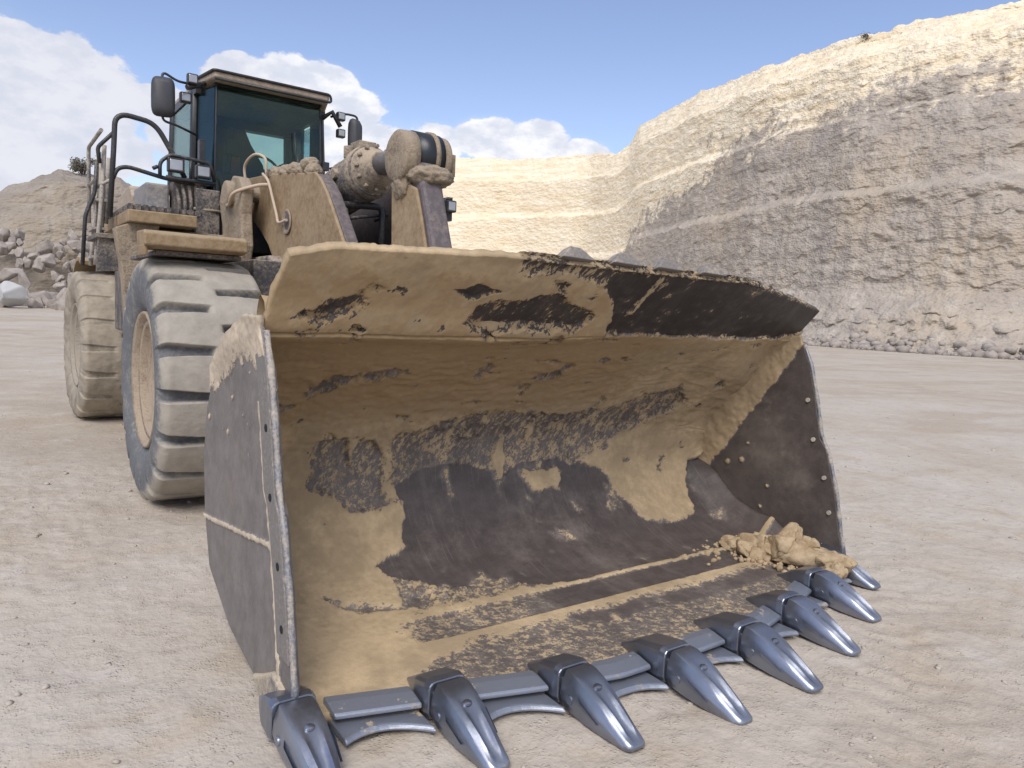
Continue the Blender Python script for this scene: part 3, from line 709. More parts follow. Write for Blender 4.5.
FRONT = [(.02, -4.12), (.10, -4.15), (.30, -4.10), (.55, -4.05), (.75, -3.99), (.87, -3.95), (.93, -3.90), (1.2, -3.84), (1.45, -3.77), (1.62, -3.69)]
def yfront(z): return np.interp(z, [a for a, b in FRONT], [b for a, b in FRONT])
def yback(z):
    zz = [.10, .12, .20, .38, .62, .88, 1.12, 1.33, 1.50, 1.60, 1.64]; yy = [-3.80, -3.40, -3.15, -2.92, -2.77, -2.74, -2.86, -3.09, -3.35, -3.52, -3.60]
    return np.interp(z, zz, yy)
def side(sx):
    nz, ny = 200, 150
    zs = np.linspace(.035, 1.66, nz)
    yb = np.interp(zs, [.03, .06, .12, .30, .58, .9, 1.15, 1.38, 1.55, 1.66], [-3.85, -3.55, -3.2, -2.80, -2.69, -2.66, -2.73, -2.88, -3.12, -3.45])
    yf = yfront(zs); u = np.linspace(0, 1, ny)
    Yg = yf[:, None]+(yb-yf)[:, None]*u[None]; Zg = zs[:, None].repeat(ny, 1)
    x0 = sx*(BW+.002)
    P = np.stack([np.full(Yg.size, x0), Yg.ravel(), Zg.ravel()], 1); y, z = P[:, 1], P[:, 2]
    if sx < 0:      # outer face of the plate the camera sees
        line = np.interp(y, [-4.0, -3.77, -3.59, -3.36, -3.19, -2.96, -2.7], [1.44, 1.44, 1.44, 1.46, 1.37, 1.28, 1.22])
        drip = .05*fbm(np.stack([y*9, y*0, z*1.2], 1), 3)+.02*perlin(np.stack([y*40, y*0, z*3], 1))
        f = smooth(-.012, .012, z-line+drip)*.55+smooth(.0, .15, z-line)*.35
        weld = smooth(.020, .008, np.abs(z-(.72+(y+3.91)*-.138)+.006*fbm(P*12, 2)))*(y > -3.90)
        weld2 = smooth(.024, .012, np.abs(y-(yfront(z)+.158))+.005*fbm(P*12, 2))*(z < 1.30)
        f = np.maximum(f, .8*np.maximum(weld, weld2)); spots = smooth(.56, .62, perlin(P*17+3))*.9*smooth(.65, .2, line-z)
        f = np.maximum(f, spots)
        toe = smooth(.17, .10, z)*smooth(-3.70, -3.85, y)*.8; f = np.maximum(f, toe)
        m = smooth(.4, .6, f+.1*fbm(P*30, 2)); P[:, 0] -= m*(.008+.018*smooth(0, .15, z-line)*(1+.8*fbm(P*8, 3))+.006*fbm(P*25, 3))
        fc = grid_faces(nz, ny); o = obj('side_plate', P, fc, M['mudside'], bucket, True, {'mud': f})
        o['label'] = 'grey outer bucket plate with mud caked along its top'
        solidify(o, .03, -1)
        bm = bmesh.new(); bm.from_mesh(o.data); bm.faces.ensure_lookup_table(); nx_ = bm.faces[0].normal.x; bm.free()
        if nx_ > 0: o.data.flip_normals()
    else:           # inner face
        g = (z-1.56)+1.38*(y+3.68)+.07*fbm(P*5, 3)+.03*fbm(P*17, 2)
        f = smooth(-.01, .01, g)
        spot = np.zeros(len(y))
        for (a, b, r) in ((-3.12, .62, .02), (-3.25, .66, .02), (-3.5, .5, .012), (-3.3, .8, .01), (-3.45, .33, .012)): spot = np.maximum(spot, smooth(r*1.4, r*.7, np.hypot(y-a, z-b)))
        f = np.maximum(f, spot)
        m = smooth(.4, .6, f); P[:, 0] -= m*(.012+.05*smooth(0, .4, g)*(1+.5*fbm(P*6, 3))+.006*fbm(P*20, 3))
        fc = grid_faces(nz, ny); o = obj('side_plate', P, fc, M['mudsidein'], bucket, True, {'mud': f})
        o['label'] = 'dark inner bucket plate with ragged mud at the back'
        bm = bmesh.new(); bm.from_mesh(o.data); bm.faces.ensure_lookup_table(); nx_ = bm.faces[0].normal.x; bm.free()
        if nx_ > 0: o.data.flip_normals()
        solidify(o, .03, -1)
    # bolted side cutter along the leading edge
    m_ = MB(); zz = [a for a, b in FRONT if a > .12]
    poly = [(yfront(a)-.004, a) for a in zz]+[(yfront(a)+.135, a) for a in zz[::-1]]
    xo = sx*(BW+(.004 if sx < 0 else .034)); m_.prism([(float(a), float(b)) for a, b in poly], xo, xo+sx*.012)
    m_.build('side_cutter', M['mudplain'], bucket, .004)
    e = MB(); e.tube([(sx*BW+.004+(.012 if sx > 0 else 0), float(yfront(a))-.008, a) for a in np.linspace(.14, 1.60, 22)], [.0145+.0025*math.sin(k*2.1) for k in range(22)], 10)
    e.build('side_edge', M['edgebar'], bucket)
    for zc in (.42, .66, .92, 1.2):
        yc = float(yfront(zc))+.055
        for xx in ((sx*(BW-.012), sx*(BW+.0)) if sx > 0 else (sx*(BW+.0150), sx*(BW+.0185)),):
            h = MB(); h.cyl((xx[0], yc, zc), (xx[1], yc, zc), .017 if sx < 0 else .016, n=14); h.build('bolt_hole', M['hole'] if sx < 0 else M['gravel'], bucket)  # right-hand discs are pale, painted for light seen through the holes
M['shroud'] = dusty('muddy_shroud', (.16, .145, .135), (.48, .40, .29), .46, 5, .7, .4)
M['edgebar'] = dusty('worn_side_edge', (.17, .18, .21), (.45, .39, .32), .42, 10, .45, .4, metal=.6)
M['hole'] = flat('dark_hole', (.008, .008, .008), .9)
side(-1); side(1)

# ---------------- teeth, adaptors and bolt-on edges
def rrect(w, z0, z1, n=5, r=.3, groove=0.0):
    """rounded cross-section, returns list of (x,z)"""
    h = z1-z0; rr = min(w/2, h/2)*r*1.6; pts = []
    for (cx, cz, a0) in ((w/2-rr, z1-rr, 0), (-w/2+rr, z1-rr, 90), (-w/2+rr, z0+rr, 180), (w/2-rr, z0+rr, 270)):
        for k in range(n):
            a = R(a0+90*k/(n-1)); pts.append([cx+rr*math.cos(a), cz+rr*math.sin(a)])
    return pts
def section(w, z0, z1, groove):
    """top row is resampled so that two ridges with a trough can be raised"""
    top = []; N = 17
    for k in range(N):
        u = 1-2*k/(N-1); x = u*w/2; e = max(0, abs(u)-.82)/.18
        z = z1-(z1-z0)*.16*e*e
        g = groove*(math.exp(-((abs(u)-.52)/.16)**2)-.55*math.exp(-(u/.3)**2))
        top.append((x*.80, z+g))
    zb = z0; side_l = [(-w/2*.93, z0+(z1-z0)*.62), (-w/2*.98, z0+(z1-z0)*.30)]; bot = [(-w/2*.85, zb), (0, zb), (w/2*.85, zb)]
    side_r = [(w/2*.98, z0+(z1-z0)*.30), (w/2*.93, z0+(z1-z0)*.62)]
    return top+side_l+bot+side_r
def tooth(xc, yb, yt, pitch=0):
    L = yb-yt
    st = [(-.02, .186, .045, .205, 0), (0, .196, .035, .222, 0), (.10, .204, .028, .222, 0), (.26, .202, .020, .200, 0), (.42, .190, .012, .170, .003), (.56, .172, .006, .136, .012), (.70, .154, .003, .100, .016), (.82, .138, .001, .070, .012), (.91, .124, 0, .050, .004), (.965, .105, .002, .038, 0), (.99, .078, .006, .030, 0), (1.0, .045, .010, .022, 0)]
    V = []; n = 0
    for (u, w, z0, z1, g) in st:
        w *= .94; z1 = z0+(z1-z0)*.82; s_ = section(w, z0, z1, g); n = len(s_)
        V += [(xc+a, yb-u*L, b+.004) for a, b in s_]
    F = [(i*n+k, i*n+(k+1) % n, (i+1)*n+(k+1) % n, (i+1)*n+k) for i in range(len(st)-1) for k in range(n)]
    F += [tuple(range(n))[::-1], tuple((len(st)-1)*n+k for k in range(n))]
    m = MB(); m.add(V, F, True)
    # retaining pins on both flanks, lifting eye on top, flank rib
    for sg in (-1, 1):
        m.cyl((xc+sg*.075, yb-.16*L, .090), (xc+sg*.097, yb-.16*L, .090), .024, .019, 14)
        m.add([(xc+sg*.086, yb-.28*L, .120), (xc+sg*.097, yb-.34*L, .108), (xc+sg*.086, yb-.60*L, .056), (xc+sg*.080, yb-.56*L, .048), (xc+sg*.086, yb-.30*L, .085)], [(0, 1, 2, 3, 4)])
    m.lathe([(0, .020), (.008, .020), (.013, .012)], (xc, yb-.34*L, .153), 'z', 14)
    o = m.build('bucket_tooth', M['tooth'], bucket); o.data.polygons.foreach_set('use_smooth', [True]*len(o.data.polygons)); o.data.set_sharp_from_angle(angle=R(34))
    # adaptor: a saddle over the lip with a nose entering the tooth
    a = MB()
    ye = float(y_edge(xc))
    sec = [(ye+.20, .12, .075, .100), (ye+.14, .155, .07, .130), (ye+.08, .178, .03, .168), (yb+.055, .188, .02, .196), (yb+.018, .182, .03, .190)]
    V = []; 
    for (y, w, z0, z1) in sec:
        for p in rrect(w, z0, z1, 4, .25): V.append((xc+p[0], y, p[1]))
    n = 16
    F = [(i*n+k, i*n+(k+1) % n, (i+1)*n+(k+1) % n, (i+1)*n+k) for i in range(len(sec)-1) for k in range(n)]+[tuple(range(n))[::-1], tuple((len(sec)-1)*n+k for k in range(n))]
    a.add(V, F, False); a.box((xc-.072, yb-.02, .05), (xc+.072, yb+.02, .15))
    a.build('tooth_adaptor', M['tooth'], bucket, .012)
XT = [-1.905, -1.361, -.816, -.272, .272, .816, 1.361, 1.905]
YT = {3: -5.02, 2: -4.905, 1: -4.73, 0: -4.61}
for i, xc in enumerate(XT):
    k = min(i, 7-i); yt = -4.44 if i == 7 else YT[k]; L = [.46, .41, .41, .41][k]; xc = -1.955 if i == 0 else xc
    tooth(xc, yt+L-.02, yt)
for i in range(7):
    a, b = XT[i]+.100, XT[i+1]-.100; n = 10; m = MB()
    xs = np.linspace(a, b, n); top = []
    V = []; F = []
    for k, x in enumerate(xs):
        ye = float(y_edge(x))
        V += [(x, ye+.080, .080), (x, ye+.075, .118), (x, ye+.03, .114), (x, ye-.048, .096), (x, ye-.051, .074), (x, ye+.05, .060)]
    F = [(k*6+q, k*6+(q+1) % 6, (k+1)*6+(q+1) % 6, (k+1)*6+q) for k in range(n-1) for q in range(6)]+[(0, 1, 2, 3, 4, 5)[::-1], tuple((n-1)*6+q for q in range(6))]
    m.add(V, F)
    V = []
    for k, x in enumerate(xs):
        u = 2*k/(n-1)-1; ye = float(y_edge(x)); fy = ye-.105-.070*u*u
        V += [(x, ye+.03, .052), (x, fy+.02, .050), (x, fy, .036), (x, fy+.01, .022), (x, ye+.03, .020)]
    F = [(k*5+q, k*5+(q+1) % 5, (k+1)*5+(q+1) % 5, (k+1)*5+q) for k in range(n-1) for q in range(5)]+[(0, 1, 2, 3, 4)[::-1], tuple((n-1)*5+q for q in range(5))]
    m.add(V, F); m.build('edge_segment', M['blade'], bucket, .008)
# corner shrouds under the side plates
for sx in (-1, 1):
    m = MB(); x = sx*(BW+.035)
    m.prism([(-4.20, .03), (-4.19, .13), (-4.06, .17), (-3.92, .20), (-3.76, .12), (-3.62, .06), (-3.75, .015)], x-sx*.05, x-sx*.012)
    m.build('corner_shroud', M['shroud'], bucket, .02, 3)
# lifting-arm hinge lugs on the back of the bucket
for x in (-.62, -.34, .34, .62):
    m = MB(); m.prism([(-2.66, .35), (-2.66, 1.1), (-2.45, .75), (-2.38, .5), (-2.5, .33)], x-.035, x+.035); m.build('hinge_lug', M['tan'], bucket, .01)

# ---------------- mud clod resting in the bucket
def make_clod():
    bv, bf = ico(5); rs = np.random.RandomState(8); V = []; F = []; C = []; n = 0
    c = np.array([1.60, -3.97, .10]); ax = np.array([.36, -.93, 0]); ax /= np.linalg.norm(ax); sd = np.array([-ax[1], ax[0], 0])
    chunks = []
    for k in range(30):
        a = rs.uniform(-.50, .44); q = 1-(abs(a)/.56)**2.2; b = rs.normal()*.065; z = max(.035, (.04+.11*rs.rand())*q-abs(b)*.4); r0 = rs.uniform(.075, .12)*(.7+.3*q)
        chunks.append((a, b, z, r0*rs.uniform(1, 1.35), r0*rs.uniform(.8, 1.1), r0*rs.uniform(.7, 1)))
    chunks += [(-.26, 0, .07, .20, .13, .09), (.02, 0, .08, .22, .14, .11), (.28, 0, .07, .18, .13, .09)]
    for kk, (a, b, z, r0, r1, r2) in enumerate(chunks):
        v, bf_ = boulder_mesh(60+kk, 4); v = v/1.25; o = rs.rand(3)*20
        d1, d2 = worley(v+.2*np.stack([fbm(v*2.5+o+i*9, 3) for i in range(3)], 1), rs.uniform(-1.1, 1.1, size=(9, 3))); crack = smooth(0, .12, d2-d1)
        an = rs.rand()*6.28; v = v*(1+.06*fbm(v*6+o, 3)-.16*(1-crack))[:, None]; v = np.stack([v[:, 0]*math.cos(an)-v[:, 1]*math.sin(an), v[:, 0]*math.sin(an)+v[:, 1]*math.cos(an), v[:, 2]], 1)
        q = v*np.array([r0, r1, r2])*1.25
        q = c+ax*.84*(a+q[:, 0:1])+sd*.9*(b+q[:, 1:2])+np.array([0, 0, 1])*(z+q[:, 2:3])
        V.append(q); F.append(bf_+n); C.append(crack); n += len(v)
    V2 = []; F2 = []; n2_ = 0
    for k in range(130):      # crumbs round the heap
        v, f = ico(1); s_ = .008+.022*rs.rand()**2; v = v*(1+.3*rs.normal(size=(len(v), 1)).clip(-1, 1))*s_
        a, b = rs.uniform(-.6, .12), rs.normal()*.13-.10; V2.append(c+ax*a+sd*b+v+np.array([0, 0, .012])); F2.append(f+n2_); n2_ += len(v)
    P = np.concatenate(V); P[:, 0] = np.minimum(P[:, 0], BW-.03)
    P2 = np.concatenate(V2); P2[:, 0] = np.minimum(P2[:, 0], BW-.03); cr = obj('mud_crumbs', P2, np.concatenate(F2), M['clod'], attrs={'crack': np.ones(len(P2))}); tag(cr, 'loose crumbs of dried mud scattered beside the heap on the bucket floor', 'crumbs', kind='stuff')
    o = obj('dirt_clod', P-c, np.concatenate(F), M['clod'], None, True, {'crack': np.concatenate(C)}); o.location = c
    tag(o, 'cracked heap of tan dried mud lying in the far corner of the bucket lip', 'mud clod')
make_clod()

# ---------------- wheels
def tyre_mesh(muddy):
    RR, W = 1.03, .87
    nA = 1080
    prof = [(-.30, .56), (-.36, .58), (-.405, .66), (-.432, .78), (-.435, .86), (-.428, .93), (-.415, .965), (-.40, .99), (-.385, 1.008), (-.36, 1.019)]
    inner = np.linspace(-.34, .34, 35)
    prof = prof+[(float(a), 1.03-.012*(a/.34)**2) for a in inner]+[(-a, r) for a, r in prof[::-1]]
    A = np.array([p[0] for p in prof]); Rr = np.array([p[1] for p in prof]); n = len(A)
    th = np.linspace(0, 2*pi, nA, endpoint=False)
    TH, AA = np.meshgrid(th, A, indexing='ij'); RR_ = np.tile(Rr, (nA, 1))
    N = 18; lug = np.ones_like(TH)
    for sgn, off in ((-1, 0.0), (1, .5)):
        ph = (TH/(2*pi)*N+off+.10*AA*sgn) % 1; dd = np.minimum(ph, 1-ph)*2*pi*1.03/N   # distance to the groove centre, metres
        ins = smooth(.02, .07, sgn*AA)      # grooves reach from the shoulder towards the centre
        gw = .034+.016*smooth(.1, .42, sgn*AA)
        g = smooth(gw+.006, gw-.006, dd)*ins*smooth(.80, .95, RR_)
        lug = np.minimum(lug, 1-g)
    P = np.stack([AA.ravel(), (RR_*np.cos(TH)).ravel(), (RR_*np.sin(TH)).ravel()], 1)
    dep = .078 if not muddy else .022
    rad = RR_.ravel()-(1-lug.ravel())*dep*smooth(.85, .98, RR_.ravel())
    q = fbm(P*5, 4); rad += (.006 if not muddy else .022)*q*smooth(.6, .8, rad); rad += .003*fbm(P*20, 3)
    ax = P[:, 0]*(1+(1-lug.ravel())*-.03)+(.0 if not muddy else .018*fbm(P*6+9, 4))
    # raised sidewall rings
    ax += np.sign(P[:, 0])*(.006*smooth(.01, 0, np.abs(RR_.ravel()-.80)))
    t = TH.ravel(); P = np.stack([ax, rad*np.cos(t), np.maximum(rad*np.sin(t), -1.025)], 1)
    return P, grid_faces(nA, n, True), lug.ravel()*smooth(.90, 1.0, RR_.ravel())
_ty = {}
def wheel(x, y, sx, muddy, rotz=0, turn=0):
    w = MB()
    # hub and disc; sx = outer direction
    w.lathe([(sx*.02, .02), (sx*.02, .30), (sx*.10, .32), (sx*.16, .20), (sx*.22, .17), (sx*.22, .02)], (0, 0, 0), 'x', 36)
    hub = w.build('wheel', M['rim'], loader); hub.location = (x, y, 1.03); hub.rotation_euler = (0, 0, rotz)
    key = muddy
    if key not in _ty: _ty[key] = tyre_mesh(muddy)
    P, F, lug = _ty[key]
    t = obj('tyre', P, F, M['tyremud' if muddy else 'tyre'], hub, True, {'lug': lug}); t.rotation_euler = (turn, 0, 0)
    r = MB()
    r.lathe([(-sx*.30, .54), (-sx*.30, .50), (sx*.30, .48), (sx*.33, .52), (sx*.375, .545), (sx*.395, .570), (sx*.38, .578), (sx*.33, .575), (-sx*.3, .575)], (0, 0, 0), 'x', 72)
    r.lathe([(sx*.05, .10), (sx*.06, .40), (sx*.10, .43), (sx*.22, .465), (sx*.28, .49), (sx*.26, .505), (sx*.08, .50), (sx*.02, .40), (sx*.02, .10)], (0, 0, 0), 'x', 72)
    r.lathe([(sx*.29, .455), (sx*.335, .470), (sx*.345, .50), (sx*.30, .505), (sx*.27, .49)], (0, 0, 0), 'x', 72)
    for k in range(28):
        a = 2*pi*k/28; r.cyl((sx*.06, .36*math.cos(a), .36*math.sin(a)), (sx*.115, .36*math.cos(a), .36*math.sin(a)), .019, n=8)
    for k in range(12):
        a = 2*pi*k/12; r.cyl((sx*.16, .24*math.cos(a), .24*math.sin(a)), (sx*.20, .24*math.cos(a), .24*math.sin(a)), .016, n=8)
    r.build('rim', M['rearmud' if muddy else 'rim'], hub)
    return hub
wheel(-1.445, 0, -1, False, turn=R(2.5)); wheel(1.445, 0, 1, False)
wheel(-1.505, 5.05, -1, True, R(2)); wheel(1.40, 5.05, 1, True, R(2))

# ---------------- front frame, axle, arms
def P_(name, mb, mat, bev=0, parent=loader): return mb.build(name, M[mat], parent, bev)
m = MB(); m.cyl((-1.05, 0, 1.03), (1.05, 0, 1.03), .20, n=20); m.lathe([(-.38, .2), (-.2, .36), (.2, .36), (.38, .2)], (0, 0, 1.03), 'x', 28); P_('front_axle', m, 'darkmud')
m = MB(); m.cyl((-1.05, 5.05, 1.03), (1.0, 5.05, 1.03), .20, n=20); m.lathe([(-.38, .2), (-.2, .36), (.2, .36), (.38, .2)], (0, 5.05, 1.03), 'x', 28); P_('rear_axle', m, 'darkmud')
m = MB(); m.prism([(-.75, .85), (-.75, 1.35), (-.2, 1.9), (.6, 2.2), (1.5, 2.2), (1.9, 1.5), (1.9, .85), (1.2, .7), (-.3, .7)], -.62, .62); P_('front_frame', m, 'darkmud', .03)
for sx in (-1, 1):      # hinge tower plates
    m = MB(); m.prism([(1.0, 2.1), (.92, 2.30), (.98, 2.62), (.92, 2.88), (1.08, 3.0), (1.3, 3.04), (1.45, 2.96), (1.72, 3.0), (1.84, 2.82), (1.70, 2.55), (1.66, 2.1)], sx*.66, sx*.78)
    if sx < 0:
        m.cyl((-.86, 1.3, 2.85), (-.66, 1.3, 2.85), .13, n=20)
    P_('arm_tower', m, 'tanmud', .02)
ARM = [(2.05, 3.06), (1.7, 3.10), (1.0, 3.06), (.4, 2.99), (-.1, 2.93), (-.33, 2.91), (-.48, 2.82), (-.62, 2.70), (-.80, 2.50), (-1.0, 2.27), (-1.35, 1.88), (-1.8, 1.45), (-2.25, 1.05), (-2.50, .72), (-2.58, .50), (-2.40, .34), (-2.15, .42), (-1.7, .80), (-1.1, 1.22), (-.5, 1.52), (.1, 1.75), (.48, 1.95), (.75, 2.13), (.97, 2.33), (1.3, 2.52), (1.7, 2.70), (2.05, 2.82)]
for sx in (-1, 1):
    m = MB(); m.prism(ARM, sx*.50, sx*.47); o = P_('lift_arm', m, 'tan', .01)
    m = MB(); m.prism([(a+(.0), b-.012) for a, b in ARM], sx*.465, sx*.35); P_('arm_web', m, 'darkpurple', .015, o)
m = MB(); m.cyl((-.5, -1.35, 1.55), (.5, -1.35, 1.55), .17, n=24); P_('cross_tube', m, 'tan')
m = MB(); m.cyl((-.85, 1.35, 2.88), (.85, 1.35, 2.88), .085, n=20); P_('arm_pin', m, 'tanmud')
m = MB()
for y0, y1, z0, z1 in ((-.36, .4, 2.88, 2.96), ): pass
rs = np.random.RandomState(2)
v, f = ico(4); acc = MB()
for (y, z, a) in ((.35, 3.02, .13), (.12, 2.99, .10), (.62, 3.03, .14), (-.12, 2.95, .08), (.95, 3.06, .17), (-.02, 3.02, .12)):
    q = v*(1+.35*fbm(v*2+y*7, 3))[:, None]*np.array([.08, a, .075])+np.array([-.43, y, z]); acc.add(q.tolist(), f.tolist(), True)
P_('mud_cake', acc, 'tanmud')
# cylinder hole in the arm with its boss
m = MB(); m.lathe([(.0, .05), (0, .115), (-.012, .125), (-.02, .115), (-.012, .09), (.01, .05)], (-.503, .36, 2.52), 'x', 28); P_('pin_boss', m, 'tanmud')
m = MB(); m.cyl((-.506, .36, 2.52), (-.51, .36, 2.52), .088, n=24); P_('pin_hole', m, 'darkpurple')
# lift cylinders
for sx in (-1, 1):
    m = MB(); m.cyl((sx*.28, .9, 1.35), (sx*.28, -.4, 1.6), .11, n=20); o = P_('lift_cylinder', m, 'tan')
    m = MB(); m.cyl((sx*.28, -.4, 1.6), (sx*.28, -1.2, 1.76), .055, n=16); m.build('cylinder_rod', M['rod'], o)
# tilt cylinder
a = Vector((-.04, 1.30, 2.66)); b = Vector((-.04, -.55, 2.96)); d = (b-a).normalized()
m = MB(); m.cyl(a, b, .226, n=32); m.tube([b-d*.50, b-d*.49, b-d*.46, b-d*.45], [.226, .236, .236, .226], 32); tc = P_('tilt_cylinder', m, 'darkmud')
m = MB(); m.tube([b-d*.12, b-d*.11, b-d*.06, b-d*.04, b+d*.0, b+d*.08, b+d*.15, b+d*.19], [.226, .240, .240, .228, .215, .18, .14, .11], 32)
for k in range(12):
    an = 2*pi*k/12; off = Vector((math.cos(an)*.19, 0, math.sin(an)*.19)); m.cyl(b+off+d*.05, b+off+d*.10, .018, n=8)
m.box((-.12, -.42, 3.14), (.05, -.22, 3.24)); m.cyl((-.17, -.30, 3.08), (-.17, -.30, 3.19), .045, n=12); m.cyl((-.30, -.25, 2.93), (-.24, -.25, 2.93), .05, n=12)
m.build('cylinder_gland', M['glandmud'], tc, .008)
m = MB(); m.cyl(b+d*.15, Vector((-.04, -1.25, 3.0)), .095, n=24); m.build('cylinder_rod', M['rod'], tc)
# tilt lever (bell crank) with top eye drum
BC = [(-1.22, 1.1), (-1.26, 1.9), (-1.24, 2.4), (-1.22, 2.75), (-1.20, 2.95), (-1.50, 3.02), (-1.66, 2.80), (-1.78, 2.5), (-1.90, 2.2), (-2.0, 1.7), (-2.0, 1.1)]
m = MB(); m.prism(BC, -.155, .035); lever = P_('tilt_lever', m, 'leverm' if 'leverm' in M else 'darkpurple', .03)
m = MB(); m.prism([(-1.225, 1.2), (-1.27, 2.0), (-1.23, 2.72), (-1.35, 2.78), (-1.66, 2.66), (-1.77, 2.4), (-1.88, 2.1), (-1.94, 1.2)], -.185, -.155); m.build('lever_plate', M['tan'], lever, .015)
m = MB(); m.lathe([(-.245, .03), (-.25, .06), (-.25, .185), (-.235, .205), (-.13, .21), (-.125, .17)], (0, -1.42, 2.93), 'x', 40)
m.build('lever_eye', M['tanmud'], lever); m = MB(); m.lathe([(.10, .17), (.11, .205), (.16, .20), (.175, .15), (.175, .02)], (0, -1.42, 2.93), 'x', 40); m.build('lever_eye', M['tanmud'], lever)
m = MB(); m.lathe([(-.13, .15), (-.128, .20), (.02, .20), (.10, .198), (.105, .15)], (0, -1.42, 2.945), 'x', 40); m.build('eye_bushing', M['blackband'], lever)
m = MB(); m.lathe([(-.10, .17), (-.095, .212), (-.06, .212), (-.055, .17)], (0.11, -1.42, 2.945), 'x', 40); m.build('seal_ring', M['tanmud'], lever)
# front mud shelf under the drum
q = v*(1+.30*fbm(v*2.2, 4)+.16*ridged(v*4+3, 4))[:, None]*np.array([.175, .15, .082])+np.array([-.03, -1.60, 2.77])
m = MB(); m.add(q.tolist(), f.tolist(), True)
q = v*(1+.3*fbm(v*3+5, 4)+.18*ridged(v*4+9, 4))[:, None]*np.array([.07, .12, .13])+np.array([-.17, -1.42, 2.74]); m.add(q.tolist(), f.tolist(), True); m.build('mud_cake', M['tanmud'], lever)
m = MB(); m.cyl((.17, -1.46, 2.92), (.245, -1.46, 2.92), .03, n=12); m.box((.215, -1.52, 2.82), (.25, -1.42, 3.0)); m.build('pin_lock', M['tanmud'], lever, .008)
# black guard pipes behind the lever
m = MB(); m.tube(roundpath([(-.30, -.55, 2.25), (-.30, -.30, 2.62), (-.22, -.30, 2.66), (.17, -.34, 2.68), (.13, -.42, 2.2)], .07), .033, 10); m.tube([(-.20, -.3, 2.64), (-.16, -.45, 2.25)], .026, 8)
m.tube(roundpath([(-.3, .1, 2.5), (-.1, -.36, 2.55), (.25, -.3, 2.62), (.3, .1, 2.6)], .08), .016, 8); P_('pipe_guard', m, 'black')

# hydraulic hoses on the arm
m = MB(); m.tube(smoothpath([(-.60, 1.45, 3.00), (-.62, 1.42, 3.18), (-.60, 1.15, 3.26), (-.55, .95, 3.20), (-.535, .95, 3.05)], 8), .014, 10); P_('hydraulic_hose', m, 'hose')
m = MB(); m.tube(smoothpath([(-.54, 1.05, 3.06), (-.56, .80, 2.95), (-.545, .68, 2.75), (-.54, .58, 2.60), (-.545, .50, 2.52), (-.535, .30, 2.53)], 8), .014, 10); P_('hydraulic_hose', m, 'hose')
m = MB(); m.tube(smoothpath([(-.82, 1.5, 2.78), (-.84, 1.2, 2.72), (-.84, 1.0, 2.82), (-.66, .85, 2.90), (-.54, .8, 2.92)], 8), .018, 10); P_('hydraulic_hose', m, 'hose')
m = MB()
for k in range(5): m.tube(smoothpath([(-.6+.25*k, 1.5, 2.95), (-.62+.25*k, 1.75, 3.0+.02*k), (-.55+.22*k, 2.0, 2.8)], 6), .024, 8)
P_('hose_bundle', m, 'black')

# fenders and platform (front frame carries the first, rear frame the rest)
m = MB(); m.prism([(-.50, 2.225), (-.50, 2.13), (-.40, 2.11), (-.15, 2.11), (-.12, 2.26), (-.44, 2.25)], -1.90, -1.12)
m.prism([(-.13, 2.12), (.9, 2.12), (.9, 2.25), (-.13, 2.25)], -1.66, -1.12)
m.box((-1.904, -.46, 2.05), (-1.87, -.2, 2.14)); P_('front_fender', m, 'tan', .012)
m = MB(); m.box((-1.80, -.36, 2.065), (-1.13, .9, 2.105)); m.box((-1.0, -.25, 1.65), (-.72, 1.1, 2.10)); P_('fender_bracket', m, 'darkmud', .01)
m = MB(); m.prism([(-.46, 2.235), (-.46, 2.10), (.95, 2.10), (1.0, 2.26), (.6, 2.275), (-.40, 2.262)], .98, 1.90); P_('front_fender', m, 'tan', .012)
m = MB(); m.box((-1.76, 1.30, 2.46), (-1.12, 3.7, 2.58)); P_('platform', m, 'tan', .012)
m = MB()
for k in range(10): m.box((-1.75+.07*k, 1.34, 2.582), (-1.71+.07*k, 3.65, 2.64))
for k in range(16): m.box((-1.76, 1.36+.15*k, 2.59), (-1.06, 1.39+.15*k, 2.63))
P_('grating', m, 'darkmud')
m = MB(); m.box((1.02, 1.30, 2.46), (1.86, 3.7, 2.6)); P_('platform', m, 'tan', .012)
m = MB(); m.prism([(-1.86, 2.40), (-1.72, 2.46), (-1.45, 2.46), (-1.50, 2.30), (-1.62, 1.95), (-1.68, 1.45), (-1.76, 1.45), (-1.79, 1.95)], 1.42, 1.62, 'y'); P_('fender_stay', m, 'tanmud', .012)
m = MB(); m.prism([(-1.98, 2.30), (-1.82, 2.30), (-1.80, 1.98), (-2.00, 1.96)], 1.64, 1.68, 'y'); m.box((-2.0, 1.60, 2.30), (-1.70, 2.4, 2.345)); P_('mud_flap', m, 'darkmud', .006)
m = MB(); m.box((-1.55, 1.6, 1.3), (-.7, 3.9, 2.44)); P_('fuel_tank', m, 'darkmud', .03)
m = MB(); m.box((.7, 1.6, 1.3), (1.55, 3.9, 2.44)); P_('battery_box', m, 'darkmud', .03)
for sx in (-1, 1):   # rear fenders
    m = MB(); arc = [(5.05+1.22*math.cos(R(a)), 1.03+1.22*math.sin(R(a))) for a in range(25, 112, 12)]; arc2 = [(5.05+1.17*math.cos(R(a)), 1.03+1.17*math.sin(R(a))) for a in range(25, 112, 12)][::-1]
    m.prism(arc+arc2, sx*1.0, sx*1.86); P_('rear_fender', m, 'tan')
